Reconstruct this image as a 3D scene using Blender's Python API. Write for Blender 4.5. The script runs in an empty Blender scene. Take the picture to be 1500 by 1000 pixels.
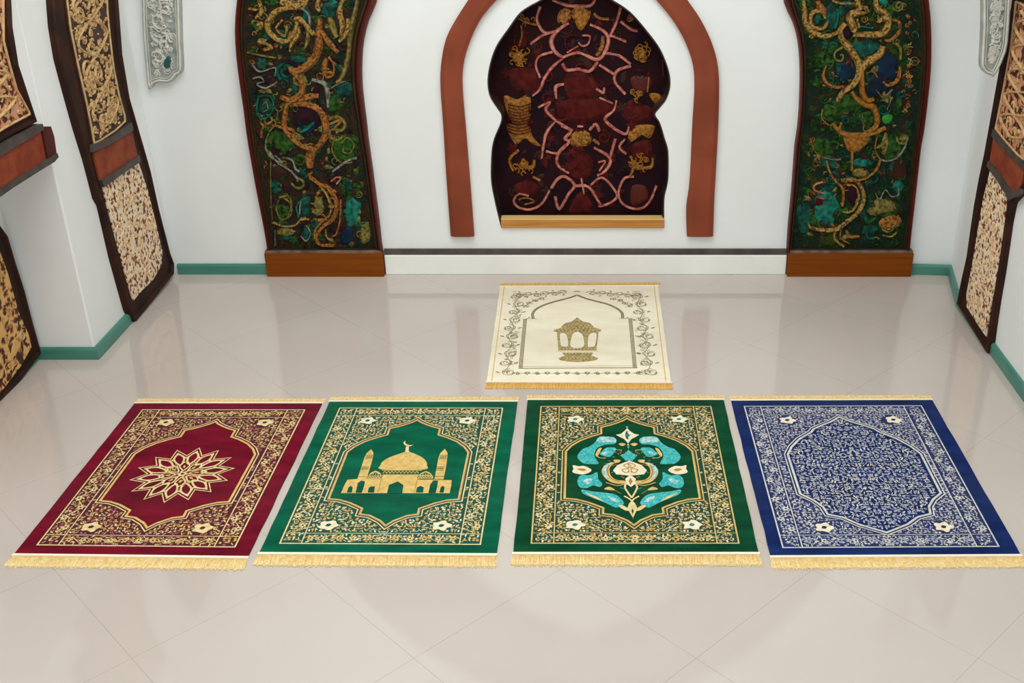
import bpy, math, random
import numpy as np
from mathutils import Vector
from mathutils.geometry import tessellate_polygon

# ------------------------------------------------------------------ camera model (1500 x 1000)
F, CX, CY, H = 1600.0, 878.0, 500.0, 2.2
TH = math.atan(787.0/1600.0)
CT, ST = math.cos(TH), math.sin(TH)
def ray(x, y):
    a = (x-CX)/F; b = -(y-CY)/F
    return (a, CT+b*ST, -ST+b*CT)
def ground(x, y):
    d = ray(x, y); t = -H/d[2]; return (d[0]*t, d[1]*t)
def onY(x, y, Y):
    d = ray(x, y); t = Y/d[1]; return (d[0]*t, H+d[2]*t)          # (X, Z) on a wall facing the room
def onX(x, y, X):
    d = ray(x, y); t = X/d[0]; return (d[1]*t, H+d[2]*t)          # (Y, Z) on a side wall
YW = ground(800, 400)[1]          # back wall
XA = ground(189, 472)[0]          # left wall
YP = ground(140, 524)[1]          # front of the left pier
XB = ground(50, 528)[0]           # recessed left wall
XR = ground(1455, 518)[0]         # right wall
CEIL = 3.7

C = bpy.context.scene.collection
def lin(h):
    h = h.lstrip('#'); o = []
    for i in (0, 2, 4):
        c = int(h[i:i+2], 16)/255.0
        o.append(c/12.92 if c <= 0.04045 else ((c+0.055)/1.055)**2.4)
    return tuple(o)+(1.0,)

# ------------------------------------------------------------------ materials
def mat(name, col, rough=0.6, col2=None, scale=20.0, amount=0.5, bump=0.0, bscale=80.0, sheen=0.0, metal=0.0, spec=0.5, detail=4.0, stretch=(1, 1, 1), coat=0.0, lo=0.35, hi=0.65):
    m = bpy.data.materials.new(name); m.use_nodes = True
    nt = m.node_tree; N = nt.nodes; L = nt.links
    b = N['Principled BSDF']
    b.inputs['Base Color'].default_value = lin(col); b.inputs['Roughness'].default_value = rough
    b.inputs['Metallic'].default_value = metal; b.inputs['Specular IOR Level'].default_value = spec
    b.inputs['Sheen Weight'].default_value = sheen; b.inputs['Sheen Roughness'].default_value = 0.4
    b.inputs['Coat Weight'].default_value = coat
    tc = N.new('ShaderNodeTexCoord'); mp = N.new('ShaderNodeMapping'); mp.inputs['Scale'].default_value = stretch
    L.new(tc.outputs['Object'], mp.inputs['Vector'])
    if col2:
        n = N.new('ShaderNodeTexNoise'); n.inputs['Scale'].default_value = scale; n.inputs['Detail'].default_value = detail
        r = N.new('ShaderNodeValToRGB'); r.color_ramp.elements[0].position = lo; r.color_ramp.elements[1].position = hi
        r.color_ramp.elements[0].color = lin(col); r.color_ramp.elements[1].color = lin(col2)
        L.new(mp.outputs[0], n.inputs['Vector']); L.new(n.outputs[0], r.inputs[0]); L.new(r.outputs[0], b.inputs['Base Color'])
    if bump:
        n2 = N.new('ShaderNodeTexNoise'); n2.inputs['Scale'].default_value = bscale; n2.inputs['Detail'].default_value = 3
        bp = N.new('ShaderNodeBump'); bp.inputs['Strength'].default_value = bump; bp.inputs['Distance'].default_value = 0.01
        L.new(mp.outputs[0], n2.inputs['Vector']); L.new(n2.outputs[0], bp.inputs['Height']); L.new(bp.outputs[0], b.inputs['Normal'])
    return m

def velvet(name, dark, light):
    """pile with brushed nap streaks and soft fold ripples"""
    m = mat(name, dark, 0.95, light, 5.0, sheen=0.05, spec=0.1, detail=5, stretch=(1, 2.6, 1), lo=0.3, hi=0.72)
    nt = m.node_tree; N = nt.nodes; L = nt.links; b = N['Principled BSDF']
    tc = N.new('ShaderNodeTexCoord')
    w = N.new('ShaderNodeTexWave'); w.bands_direction = 'Y'; w.inputs['Scale'].default_value = 0.55; w.inputs['Distortion'].default_value = 1.5
    w.inputs['Detail'].default_value = 2; w.inputs['Detail Scale'].default_value = 1.0
    n = N.new('ShaderNodeTexNoise'); n.inputs['Scale'].default_value = 300; n.inputs['Detail'].default_value = 2
    L.new(tc.outputs['Object'], w.inputs['Vector']); L.new(tc.outputs['Object'], n.inputs['Vector'])
    b1 = N.new('ShaderNodeBump'); b1.inputs['Strength'].default_value = 0.5; b1.inputs['Distance'].default_value = 0.06
    b2 = N.new('ShaderNodeBump'); b2.inputs['Strength'].default_value = 0.5; b2.inputs['Distance'].default_value = 0.002
    L.new(w.outputs['Fac'], b1.inputs['Height']); L.new(n.outputs[0], b2.inputs['Height']); L.new(b1.outputs[0], b2.inputs['Normal'])
    L.new(b2.outputs[0], b.inputs['Normal'])
    return m

M = {}
M['plaster'] = mat('white_plaster', '#edf0ef', 0.7, '#e7eae8', 1.6, bump=0.02, bscale=30, spec=0.3)
M['ceiling'] = mat('ceiling_paint', '#eff2f2', 0.9, bump=0.02, spec=0.2)
M['plinth'] = mat('plinth_paint', '#f3f4ee', 0.4, '#eaebe4', 3, spec=0.5)
M['groove'] = mat('dark_groove', '#3f3734', 0.5, '#554c47', 12)
M['green'] = mat('green_skirting', '#38796a', 0.35, '#4a8878', 3, stretch=(1, 1, 4), bump=0.02)
M['wood'] = mat('orange_wood', '#854301', 0.6, '#733701', 6, stretch=(0.4, 1, 14), bump=0.05, bscale=20, spec=0.15)
M['sillwood'] = mat('golden_sill_wood', '#c98b3f', 0.4, '#a86f2c', 6, stretch=(0.5, 1, 12))
M['sill_edge'] = mat('pale_sill_edge', '#e6c37e', 0.35)
M['ledge'] = mat('grey_ledge', '#7d6a5a', 0.5, '#4f3f36', 20)
M['terracotta'] = mat('terracotta_arch', '#8b4229', 0.55, '#793720', 4, bump=0.03, bscale=25, spec=0.25)
M['frame_red'] = mat('red_brown_frame', '#571d13', 0.5, '#43140e', 8, stretch=(1, 1, 0.4), bump=0.04, bscale=40, spec=0.2)
M['frame_dark'] = mat('dark_brown_frame', '#37190b', 0.6, '#220e07', 9, bump=0.05, bscale=60, spec=0.2)
M['frame_in'] = mat('dark_olive_frame', '#241a0e', 0.5, '#33230f', 14, bump=0.1, spec=0.2)
M['belt_red'] = mat('russet_belt', '#94482a', 0.7, '#7a3320', 14, bump=0.1, bscale=50, spec=0.2)
M['belt_line'] = mat('dark_belt_line', '#4e4440', 0.6, '#3a302d', 18)
M['niche_dark'] = mat('niche_ground', '#160812', 0.7, '#2a0b0c', 7, detail=6, bump=0.15, bscale=60, spec=0.1)
M['niche_rev'] = mat('niche_reveal', '#3a2a24', 0.4, '#1c1210', 10)
M['pink'] = mat('rose_relief', '#cb8573', 0.6, '#93463f', 45, bump=0.2, spec=0.15)
M['maroon'] = mat('maroon_relief', '#541812', 0.7, '#380b0c', 30, bump=0.3, spec=0.1)
M['ochre'] = mat('ochre_relief', '#a9722a', 0.6, '#6a4014', 70, bump=0.4, bscale=120, spec=0.15)
M['gold_r'] = mat('gold_relief', '#ac8742', 0.5, '#4a3014', 90, bump=0.4, bscale=140, spec=0.2, lo=.42, hi=.62)
M['copper_r'] = mat('copper_relief', '#a2682f', 0.5, '#4a290d', 80, bump=0.4, bscale=140, spec=0.2, lo=.42, hi=.64)
M['olive_r'] = mat('olive_relief', '#8a7a3c', 0.5, '#3f3c1a', 60, bump=0.2, spec=0.15)
M['grey_r'] = mat('grey_relief', '#8f8e80', 0.5, '#4b4d46', 60, bump=0.2, spec=0.15)
M['teal_r'] = mat('teal_relief', '#0e5242', 0.5, '#062522', 40, bump=0.3, spec=0.15)
M['blue_r'] = mat('blue_relief', '#08263f', 0.5, '#06121c', 25, bump=0.2, spec=0.15)
M['aqua_r'] = mat('aqua_relief', '#1b7a66', 0.5, '#093a31', 40, bump=0.3, spec=0.15)
M['lime_r'] = mat('bright_green_relief', '#1f8f2b', 0.35, '#125e1b', 40, bump=0.1)
M['green_r'] = mat('leaf_green_relief', '#2f5a1a', 0.6, '#0c1c08', 45, bump=0.3, spec=0.12)
M['plum_r'] = mat('plum_relief', '#2e101b', 0.5, '#170a14', 20, spec=0.12)
def mosaic(name, cols, scale=9.0, dist=0.5):
    m = mat(name, cols[0], 0.6, spec=0.12); nt = m.node_tree; N = nt.nodes; L = nt.links; b = N['Principled BSDF']
    tc = N.new('ShaderNodeTexCoord'); n = N.new('ShaderNodeTexNoise'); n.inputs['Scale'].default_value = scale
    n.inputs['Detail'].default_value = 9; n.inputs['Roughness'].default_value = 0.75; n.inputs['Distortion'].default_value = dist
    r = N.new('ShaderNodeValToRGB'); e = r.color_ramp.elements
    k = len(cols); e[0].position = 0.38; e[0].color = lin(cols[0]); e[1].position = 0.64; e[1].color = lin(cols[-1])
    for i in range(1, k-1):
        q = e.new(0.38+0.26*i/(k-1)); q.color = lin(cols[i])
    L.new(tc.outputs['Object'], n.inputs['Vector']); L.new(n.outputs[0], r.inputs[0]); L.new(r.outputs[0], b.inputs['Base Color'])
    n2 = N.new('ShaderNodeTexNoise'); n2.inputs['Scale'].default_value = 45; n2.inputs['Detail'].default_value = 5
    bp = N.new('ShaderNodeBump'); bp.inputs['Strength'].default_value = 0.5; bp.inputs['Distance'].default_value = 0.01
    L.new(tc.outputs['Object'], n2.inputs['Vector']); L.new(n2.outputs[0], bp.inputs['Height']); L.new(bp.outputs[0], b.inputs['Normal'])
    return m
M['mosL'] = mosaic('carved_ground_green_brown', ['#050705', '#123024', '#0f0b08', '#3d291b', '#0b0806', '#2c3a16', '#0a1410'], 8)
M['mosR'] = mosaic('carved_ground_green', ['#040805', '#1e3c10', '#080b06', '#0a2c20', '#1a150a', '#36430f', '#06120c'], 7)
M['fil_ground'] = mat('filigree_ground', '#55433d', 0.7, '#3a2a24', 20, bump=0.2, spec=0.15)
M['fil_gold'] = mat('filigree_gold', '#d3b27e', 0.6, '#b99362', 40, bump=0.15, spec=0.2)
M['cream_lat'] = mat('pierced_cream', '#e8cda4', 0.6, '#d6b083', 30, bump=0.2)
def pierced(name, scale, cream='#efd6b0', mid='#cf9f6c', dark='#6b2a12', t=0.47):
    m = mat(name, cream, 0.6); nt = m.node_tree; N = nt.nodes; L = nt.links; b = N['Principled BSDF']
    tc = N.new('ShaderNodeTexCoord'); n = N.new('ShaderNodeTexNoise'); n.inputs['Scale'].default_value = scale
    n.inputs['Detail'].default_value = 3; n.inputs['Distortion'].default_value = 1.2
    v = N.new('ShaderNodeTexVoronoi'); v.feature = 'F1'; v.inputs['Scale'].default_value = scale*1.4; v.inputs['Randomness'].default_value = 1
    ad = N.new('ShaderNodeMath'); ad.operation = 'MULTIPLY_ADD'; ad.inputs[1].default_value = 0.42; 
    L.new(tc.outputs['Object'], n.inputs['Vector']); L.new(tc.outputs['Object'], v.inputs['Vector'])
    L.new(v.outputs['Distance'], ad.inputs[0]); L.new(n.outputs[0], ad.inputs[2])
    r = N.new('ShaderNodeValToRGB'); e = r.color_ramp.elements
    e[0].position = t+0.08; e[0].color = lin(dark); e[1].position = t+0.2; e[1].color = lin(cream)
    q = e.new(t+0.13); q.color = lin(mid)
    L.new(ad.outputs[0], r.inputs[0]); L.new(r.outputs[0], b.inputs['Base Color'])
    bp = N.new('ShaderNodeBump'); bp.inputs['Strength'].default_value = 0.8; bp.inputs['Distance'].default_value = 0.01
    L.new(ad.outputs[0], bp.inputs['Height']); L.new(bp.outputs[0], b.inputs['Normal'])
    return m
M['pierced'] = pierced('pierced_cream_brown', 34, '#f0dcbc', '#c08a5c', '#6b2a12', 0.52)
M['pierced_amber'] = pierced('pierced_amber_brown', 22, '#d9a862', '#a8692c', '#3d170a', 0.57)
M['pierced_rose'] = pierced('pierced_rose_brown', 24, '#c98f6a', '#9c4f30', '#3c120c', 0.58)
M['lat_ground'] = mat('lattice_grey_ground', '#a5aaa2', 0.7, '#747e78', 25, bump=0.2)
M['lat_edge'] = mat('lattice_grey_edge', '#b4b6b0', 0.6, '#9a9d98', 20)
M['lat_relief'] = mat('lattice_pale_relief', '#d9d8cf', 0.6, '#c6c6bd', 20)
M['lat_teal'] = mat('lattice_teal_inlay', '#1e5350', 0.4)

M['gold'] = mat('gold_thread', '#ddbd74', 0.75, '#c9a55c', 60, sheen=0.1, spec=0.3)
M['gold2'] = mat('pale_gold_thread', '#e6d3a0', 0.75, '#d3b97c', 60, spec=0.3)
M['goldbase'] = mat('ochre_thread', '#a87a35', 0.8)
M['cream'] = mat('cream_thread', '#ece3c8', 0.75, '#dccfab', 60, spec=0.2)
M['pinkth'] = mat('rose_thread', '#b9685c', 0.8)
M['silver'] = mat('silver_thread', '#d9d6c8', 0.7, '#bcbbb5', 60, spec=0.3)
M['silver2'] = mat('dim_silver_thread', '#b4b8c2', 0.75, '#9298ae', 60, spec=0.2)
M['turq'] = mat('turquoise_thread', '#1b9c9f', 0.75, '#66c4bd', 110, detail=6, lo=.4, hi=.7, spec=0.2)
M['turqL'] = mat('pale_turquoise_thread', '#5cb9bb', 0.7, '#c6d2ce', 90, lo=.4, hi=.6, spec=0.2)
M['tealth'] = mat('deep_teal_thread', '#177a77', 0.8)
M['olive'] = mat('olive_thread', '#8c8259', 0.8, '#75694a', 60)
M['bronze'] = mat('bronze_thread', '#bda870', 0.75, '#8d7a48', 80)
M['red'] = velvet('crimson_velvet', '#54041a', '#820f29')
M['reddk'] = mat('maroon_velvet', '#4b0820', 0.95)
M['g1'] = velvet('green_velvet', '#004632', '#04684a')
M['g1dk'] = mat('deep_green_velvet', '#04493a', 0.95)
M['g2'] = velvet('forest_green_velvet', '#00321e', '#06502f')
M['g2dk'] = mat('deep_forest_velvet', '#0a3d2c', 0.95)
M['blue'] = velvet('navy_velvet', '#0a1947', '#183068')
M['bluedk'] = mat('deep_navy_velvet', '#15235a', 0.95)
M['white'] = velvet('ivory_velvet', '#e6dcc0', '#f1ead4')
M['binding'] = mat('ivory_binding', '#efe5cd', 0.8)
M['fringe'] = mat('golden_fringe', '#dfc07c', 0.65, '#ecd8a6', 90, spec=0.3)
M['fringe_w'] = mat('amber_fringe', '#d8ab58', 0.65, '#e3bd74', 90, spec=0.3)

# polished tile floor, joints at 45 degrees
def floor_mat():
    m = mat('polished_beige_tile', '#c8beb6', 0.06, '#c0b5ac', 0.9, spec=0.6, detail=3); nt = m.node_tree; N = nt.nodes; L = nt.links; b = N['Principled BSDF']
    src = b.inputs['Base Color'].links[0].from_socket
    tc = N.new('ShaderNodeTexCoord'); sp = N.new('ShaderNodeSeparateXYZ'); L.new(tc.outputs['Object'], sp.inputs[0])
    def M2(op, a, bb):
        n = N.new('ShaderNodeMath'); n.operation = op
        for i, q in enumerate((a, bb)):
            if q is None: continue
            if isinstance(q, (int, float)): n.inputs[i].default_value = q
            else: L.new(q, n.inputs[i])
        return n.outputs[0]
    P = 0.81
    def line(v, off):
        t = M2('FRACT', M2('DIVIDE', M2('SUBTRACT', v, off-10*P), P), None)
        return M2('LESS_THAN', M2('ABSOLUTE', M2('SUBTRACT', t, 0.5), None), 0.0017)
    s = M2('ADD', sp.outputs[0], sp.outputs[1]); d = M2('SUBTRACT', sp.outputs[1], sp.outputs[0])
    ln = M2('MAXIMUM', line(s, 1.07+P/2), line(d, 2.135+P/2))
    mx = N.new('ShaderNodeMix'); mx.data_type = 'RGBA'; L.new(ln, mx.inputs[0]); L.new(src, mx.inputs[6]); mx.inputs[7].default_value = lin('#aaa299')
    L.new(mx.outputs[2], b.inputs['Base Color'])
    return m
M['floor'] = floor_mat()

# ------------------------------------------------------------------ mesh builder
class MB:
    def __init__(s): s.v = []; s.f = []; s.m = []; s.slots = []
    def slot(s, k):
        if k not in s.slots: s.slots.append(k)
        return s.slots.index(k)
    def add(s, vs, fs, k):
        o = len(s.v); s.v += [tuple(v) for v in vs]; i = s.slot(k)
        for f in fs: s.f.append(tuple(o+a for a in f)); s.m.append(i)
    def box(s, x0, x1, y0, y1, z0, z1, k, bev=0.0):
        vs = [(x0, y0, z0), (x1, y0, z0), (x1, y1, z0), (x0, y1, z0), (x0, y0, z1), (x1, y0, z1), (x1, y1, z1), (x0, y1, z1)]
        s.add(vs, [(0, 3, 2, 1), (4, 5, 6, 7), (0, 1, 5, 4), (1, 2, 6, 5), (2, 3, 7, 6), (3, 0, 4, 7)], k)
    def build(s, name, parent=None, origin=(0, 0, 0), loc=None, bevel=0.0, smooth=False):
        me = bpy.data.meshes.new(name)
        ox, oy, oz = origin
        me.from_pydata([(a-ox, b-oy, c-oz) for a, b, c in s.v], [], s.f)
        for k in s.slots: me.materials.append(M[k])
        me.polygons.foreach_set('material_index', s.m)
        if smooth: me.polygons.foreach_set('use_smooth', [True]*len(s.f))
        me.update()
        o = bpy.data.objects.new(name, me); C.objects.link(o)
        if parent: o.parent = parent
        else: o.location = origin
        if bevel:
            b = o.modifiers.new('bevel', 'BEVEL'); b.width = bevel; b.segments = 2; b.limit_method = 'ANGLE'; b.angle_limit = 0.7
        return o

def area(p):
    return 0.5*sum(p[i][0]*p[(i+1) % len(p)][1]-p[(i+1) % len(p)][0]*p[i][1] for i in range(len(p)))
def tess(loops):
    flat = [p for l in loops for p in l]
    tr = tessellate_polygon([[Vector((p[0], p[1], 0)) for p in l] for l in loops])
    out = []
    for t in tr:
        a, b, c = [flat[i] for i in t]
        if (b[0]-a[0])*(c[1]-a[1])-(b[1]-a[1])*(c[0]-a[0]) < 0: t = (t[0], t[2], t[1])
        out.append(tuple(t))
    return flat, out
def smooth(pts, closed=False, n=6):
    P = [tuple(p) for p in pts]; N = len(P)
    if N < 3: return P
    out = []
    for i in range(N if closed else N-1):
        if closed: p0, p1, p2, p3 = P[i-1], P[i], P[(i+1) % N], P[(i+2) % N]
        else: p0, p1, p2, p3 = P[max(i-1, 0)], P[i], P[i+1], P[min(i+2, N-1)]
        for j in range(n):
            t = j/n
            out.append(tuple(0.5*((2*p1[k])+(-p0[k]+p2[k])*t+(2*p0[k]-5*p1[k]+4*p2[k]-p3[k])*t*t+(-p0[k]+3*p1[k]-3*p2[k]+p3[k])*t**3) for k in range(2)))
    if not closed: out.append(P[-1])
    return out
def resample(pts, n):
    d = [0.0]
    for a, b in zip(pts, pts[1:]): d.append(d[-1]+math.dist(a, b))
    out = []; j = 0
    for i in range(n):
        t = d[-1]*i/(n-1)
        while j < len(d)-2 and d[j+1] < t: j += 1
        u = (t-d[j])/max(d[j+1]-d[j], 1e-9); u = min(max(u, 0), 1)
        out.append((pts[j][0]+(pts[j+1][0]-pts[j][0])*u, pts[j][1]+(pts[j+1][1]-pts[j][1])*u))
    return out
def inside(p, poly):
    x, y = p; c = False; j = len(poly)-1
    for i in range(len(poly)):
        a, b = poly[i], poly[j]
        if (a[1] > y) != (b[1] > y) and x < (b[0]-a[0])*(y-a[1])/(b[1]-a[1])+a[0]: c = not c
        j = i
    return c
def pdist(p, poly):
    m = 9e9
    for i in range(len(poly)):
        a, b = poly[i], poly[(i+1) % len(poly)]
        dx, dy = b[0]-a[0], b[1]-a[1]; L2 = dx*dx+dy*dy
        t = 0 if L2 == 0 else max(0, min(1, ((p[0]-a[0])*dx+(p[1]-a[1])*dy)/L2))
        m = min(m, math.hypot(p[0]-a[0]-t*dx, p[1]-a[1]-t*dy))
    return m
def offset_poly(poly, d):
    """closed polygon moved inwards by d"""
    n = len(poly); s = 1 if area(poly) > 0 else -1; out = []
    for i in range(n):
        a, b, c = poly[i-1], poly[i], poly[(i+1) % n]
        v1 = Vector((b[0]-a[0], b[1]-a[1])).normalized(); v2 = Vector((c[0]-b[0], c[1]-b[1])).normalized()
        n1 = Vector((-v1.y, v1.x))*s; n2 = Vector((-v2.y, v2.x))*s
        m = n1+n2
        if m.length < 1e-6: m = n1
        m.normalize(); k = min(1/max(m.dot(n1), 0.35), 2.2)
        out.append((b[0]+m.x*d*k, b[1]+m.y*d*k))
    return out

class Sheet:
    """draws raised shapes on a surface: fn(a, b, h) -> 3D"""
    def __init__(s, mb, fn, h0=0.0): s.mb = mb; s.fn = fn; s.h0 = h0; s.k = 0
    def lift(s, h):
        s.k = (s.k+1) % 97
        return s.h0+h+s.k*4e-6
    def fill(s, pts, k, h=0.0, rise=0.0):
        h = s.lift(h)
        if area(pts) < 0: pts = pts[::-1]
        if rise:
            cx = sum(p[0] for p in pts)/len(pts); cy = sum(p[1] for p in pts)/len(pts); n = len(pts)
            mid = [((p[0]-cx)*0.7+cx, (p[1]-cy)*0.7+cy) for p in pts]
            vs = [s.fn(p[0], p[1], h) for p in pts]+[s.fn(p[0], p[1], h+rise*0.8) for p in mid]+[s.fn(cx, cy, h+rise)]
            fs = [(i, (i+1) % n, n+(i+1) % n, n+i) for i in range(n)]+[(n+i, n+(i+1) % n, 2*n) for i in range(n)]
            s.mb.add(vs, fs, k); return
        fl, tr = tess([pts])
        s.mb.add([s.fn(p[0], p[1], h) for p in fl], tr, k)
    def slab(s, pts, k, h0, h1, hole=None, side=None):
        if area(pts) < 0: pts = pts[::-1]
        loops = [pts]
        if hole:
            if area(hole) > 0: hole = hole[::-1]
            loops.append(hole)
        fl, tr = tess(loops)
        s.mb.add([s.fn(p[0], p[1], h1) for p in fl], tr, k)
        for l in loops:
            n = len(l)
            s.mb.add([s.fn(p[0], p[1], h1) for p in l]+[s.fn(p[0], p[1], h0) for p in l], [(i, n+i, n+(i+1) % n, (i+1) % n) for i in range(n)], side or k)
        s.mb.add([s.fn(p[0], p[1], h0) for p in fl], [t[::-1] for t in tr], side or k)
    def ring(s, outer, inner, k, h0, h1, h2=None, closed=True):
        """moulding between two matched outlines: rounded profile"""
        n = len(outer); h2 = h1 if h2 is None else h2
        rows = []
        for t, h in ((0, h0), (0, h1*0.7), (0.18, h1), (0.55, h1), (0.8, h2), (1, h2*0.8), (1, h0)):
            rows.append([s.fn(outer[i][0]*(1-t)+inner[i][0]*t, outer[i][1]*(1-t)+inner[i][1]*t, h) for i in range(n)])
        vs = [p for r in rows for p in r]; fs = []
        for r in range(len(rows)-1):
            for i in range(n if closed else n-1):
                j = (i+1) % n
                fs.append((r*n+i, r*n+j, (r+1)*n+j, (r+1)*n+i))
        if not closed:
            R = len(rows)
            fs.append(tuple(r*n for r in range(R))); fs.append(tuple(r*n+n-1 for r in range(R))[::-1])
        s.mb.add(vs, fs, k)
    def stroke(s, pts, w, k, h=0.0, rise=0.0, closed=False, taper=None):
        n = len(pts)
        if n < 2: return
        h = s.lift(h); row = []
        for i in range(n):
            if closed: a, b, c = pts[i-1], pts[i], pts[(i+1) % n]
            else: a, b, c = pts[max(i-1, 0)], pts[i], pts[min(i+1, n-1)]
            v1 = Vector((b[0]-a[0], b[1]-a[1])); v2 = Vector((c[0]-b[0], c[1]-b[1]))
            if v1.length < 1e-9: v1 = v2
            if v2.length < 1e-9: v2 = v1
            if v1.length < 1e-9: v1 = v2 = Vector((1, 0))
            v1 = v1.normalized(); v2 = v2.normalized()
            n1 = Vector((-v1.y, v1.x)); m = n1+Vector((-v2.y, v2.x))
            if m.length < 1e-6: m = n1.copy()
            m.normalize(); q = min(1/max(m.dot(n1), 0.4), 1.8)
            ww = w[i] if isinstance(w, (list, tuple)) else w
            if taper:
                t = i/(n-1); ww *= taper(t)
            ww *= 0.5*q
            row.append((b[0]+m.x*ww, b[1]+m.y*ww)); row.append((b[0]-m.x*ww, b[1]-m.y*ww))
        e = n if closed else n-1
        if rise:
            vs = []
            for i in range(n):
                l, r = row[2*i], row[2*i+1]
                lm = (l[0]*0.72+r[0]*0.28, l[1]*0.72+r[1]*0.28); rm = (l[0]*0.28+r[0]*0.72, l[1]*0.28+r[1]*0.72)
                vs += [s.fn(*l, h), s.fn(*lm, h+rise), s.fn(*rm, h+rise), s.fn(*r, h)]
            fs = []
            for i in range(e):
                j = (i+1) % n
                for c in range(3): fs.append((4*i+c, 4*i+c+1, 4*j+c+1, 4*j+c))
            s.mb.add(vs, fs, k)
        else:
            s.mb.add([s.fn(p[0], p[1], h) for p in row], [(2*i, 2*i+1, 2*((i+1) % n)+1, 2*((i+1) % n)) for i in range(e)], k)
    # ---- ornaments
    def flower(s, c, r, k, kc=None, n=5, h=0.0, a0=0.0, rise=0.0):
        pts = [(c[0]+r*(0.74+0.26*math.cos(n*t))*math.cos(t+a0), c[1]+r*(0.74+0.26*math.cos(n*t))*math.sin(t+a0)) for t in [2*math.pi*i/(4*n) for i in range(4*n)]]
        s.fill(pts, k, h, rise)
        if kc: s.fill([(c[0]+r*0.28*math.cos(t), c[1]+r*0.28*math.sin(t)) for t in [2*math.pi*i/8 for i in range(8)]], kc, h+0.0005+rise)
    def leaf(s, c, ang, ln, wd, k, h=0.0, rise=0.0):
        ca, sa = math.cos(ang), math.sin(ang)
        q = [(-0.5, 0), (-0.2, 0.42), (0.15, 0.45), (0.5, 0), (0.12, -0.4), (-0.22, -0.38)]
        s.fill([(c[0]+x*ln*ca-y*wd*sa, c[1]+x*ln*sa+y*wd*ca) for x, y in q], k, h, rise)
    def curl(s, c, ang, r, w, k, h=0.0, rise=0.0, turns=1.3, sgn=1, n=14):
        pts = []
        for i in range(n):
            t = i/(n-1); rr = r*(1-0.75*t); a = ang+sgn*t*turns*2*math.pi
            pts.append((c[0]+rr*math.cos(a), c[1]+rr*math.sin(a)))
        s.stroke(pts, w, k, h, rise)

def tag(o, label=None, cat=None, group=None, kind=None):
    if label: o['label'] = label
    if cat: o['category'] = cat
    if group: o['group'] = group
    if kind: o['kind'] = kind
    return o
def empty(name, loc):
    o = bpy.data.objects.new(name, None); o.location = loc; o.empty_display_size = 0.1; C.objects.link(o); return o

# ------------------------------------------------------------------ the room
Y0 = -2.6
mb = MB(); mb.box(XB-0.3, XR+0.3, Y0, YW+0.3, -0.1, 0, 'floor'); tag(mb.build('floor'), kind='structure')
mb = MB(); mb.box(XB-0.3, XR+0.3, Y0, YW+0.3, CEIL, CEIL+0.1, 'ceiling'); tag(mb.build('ceiling'), kind='structure')

def W(x, y): return onY(x, y, YW)
# niche outline (lobed arch)
nl = [(734, 333), (730, 318), (724, 292), (719, 262), (720, 222), (724, 202), (733, 180), (734, 168), (727, 157), (717, 140), (714, 118), (718, 92), (727, 67), (744, 42), (763, 17), (791, 0)]
nr = [(898, 0), (923, 17), (948, 45), (968, 73), (980, 104), (982, 126), (976, 146), (965, 160), (960, 168), (967, 180), (974, 203), (979, 222), (979, 262), (974, 286), (973, 300), (973, 333)]
NICHE = [W(*p) for p in nl+[(812, -12), (830, -22), (845, -34), (860, -22), (878, -12)]+nr]
_k = [nl.index((734, 168))+1, len(nl)+2, len(nl)+5+nr.index((960, 168))]
NICHE = smooth(NICHE[:_k[1]+1], n=4)[:-1]+smooth(NICHE[_k[1]:], n=4)
NDEP = 0.11
def WN(x, y): return onY(x, y, YW+NDEP)
back = [(XB-0.3, 0), (XR+0.3, 0), (XR+0.3, CEIL), (XB-0.3, CEIL)]
mb = MB(); sh = Sheet(mb, lambda a, b, h: (a, YW-h, b))
sh.slab(back, 'plaster', -0.2, 0.0, hole=NICHE)
tag(mb.build('wall_back'), kind='structure')

# left wall: pier, recess and the arch springing out above the belt
ZS = onX(65, 232, XA)[1]-0.02
def prism(mb, foot, z0, z1, k):
    if area(foot) < 0: foot = foot[::-1]
    n = len(foot); fl, tr = tess([foot])
    mb.add([(p[0], p[1], z1) for p in fl], tr, k); mb.add([(p[0], p[1], z0) for p in fl], [t[::-1] for t in tr], k)
    mb.add([(p[0], p[1], z0) for p in foot]+[(p[0], p[1], z1) for p in foot], [(i, (i+1) % n, n+(i+1) % n, n+i) for i in range(n)], k)
mb = MB()
prism(mb, [(XA, YW), (XA, YP), (XB, YP), (XB, Y0), (XB-0.3, Y0), (XB-0.3, YW)], 0, CEIL, 'plaster')
YO = 3.3
prism(mb, [(XA, YP+0.001), (XB+0.0, YP+0.001), (XB+0.0, YO), (XA, YO)], ZS, CEIL, 'plaster')
tag(mb.build('wall_left', bevel=0.006), kind='structure')
mb = MB()
P1 = ground(1393, 402); P2 = (XR, 4.86)
prism(mb, [(P1[0], YW), P2, (XR, Y0), (XR+0.3, Y0), (XR+0.3, YW)], 0, CEIL, 'plaster')
tag(mb.build('wall_right', bevel=0.004), kind='structure')

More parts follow.
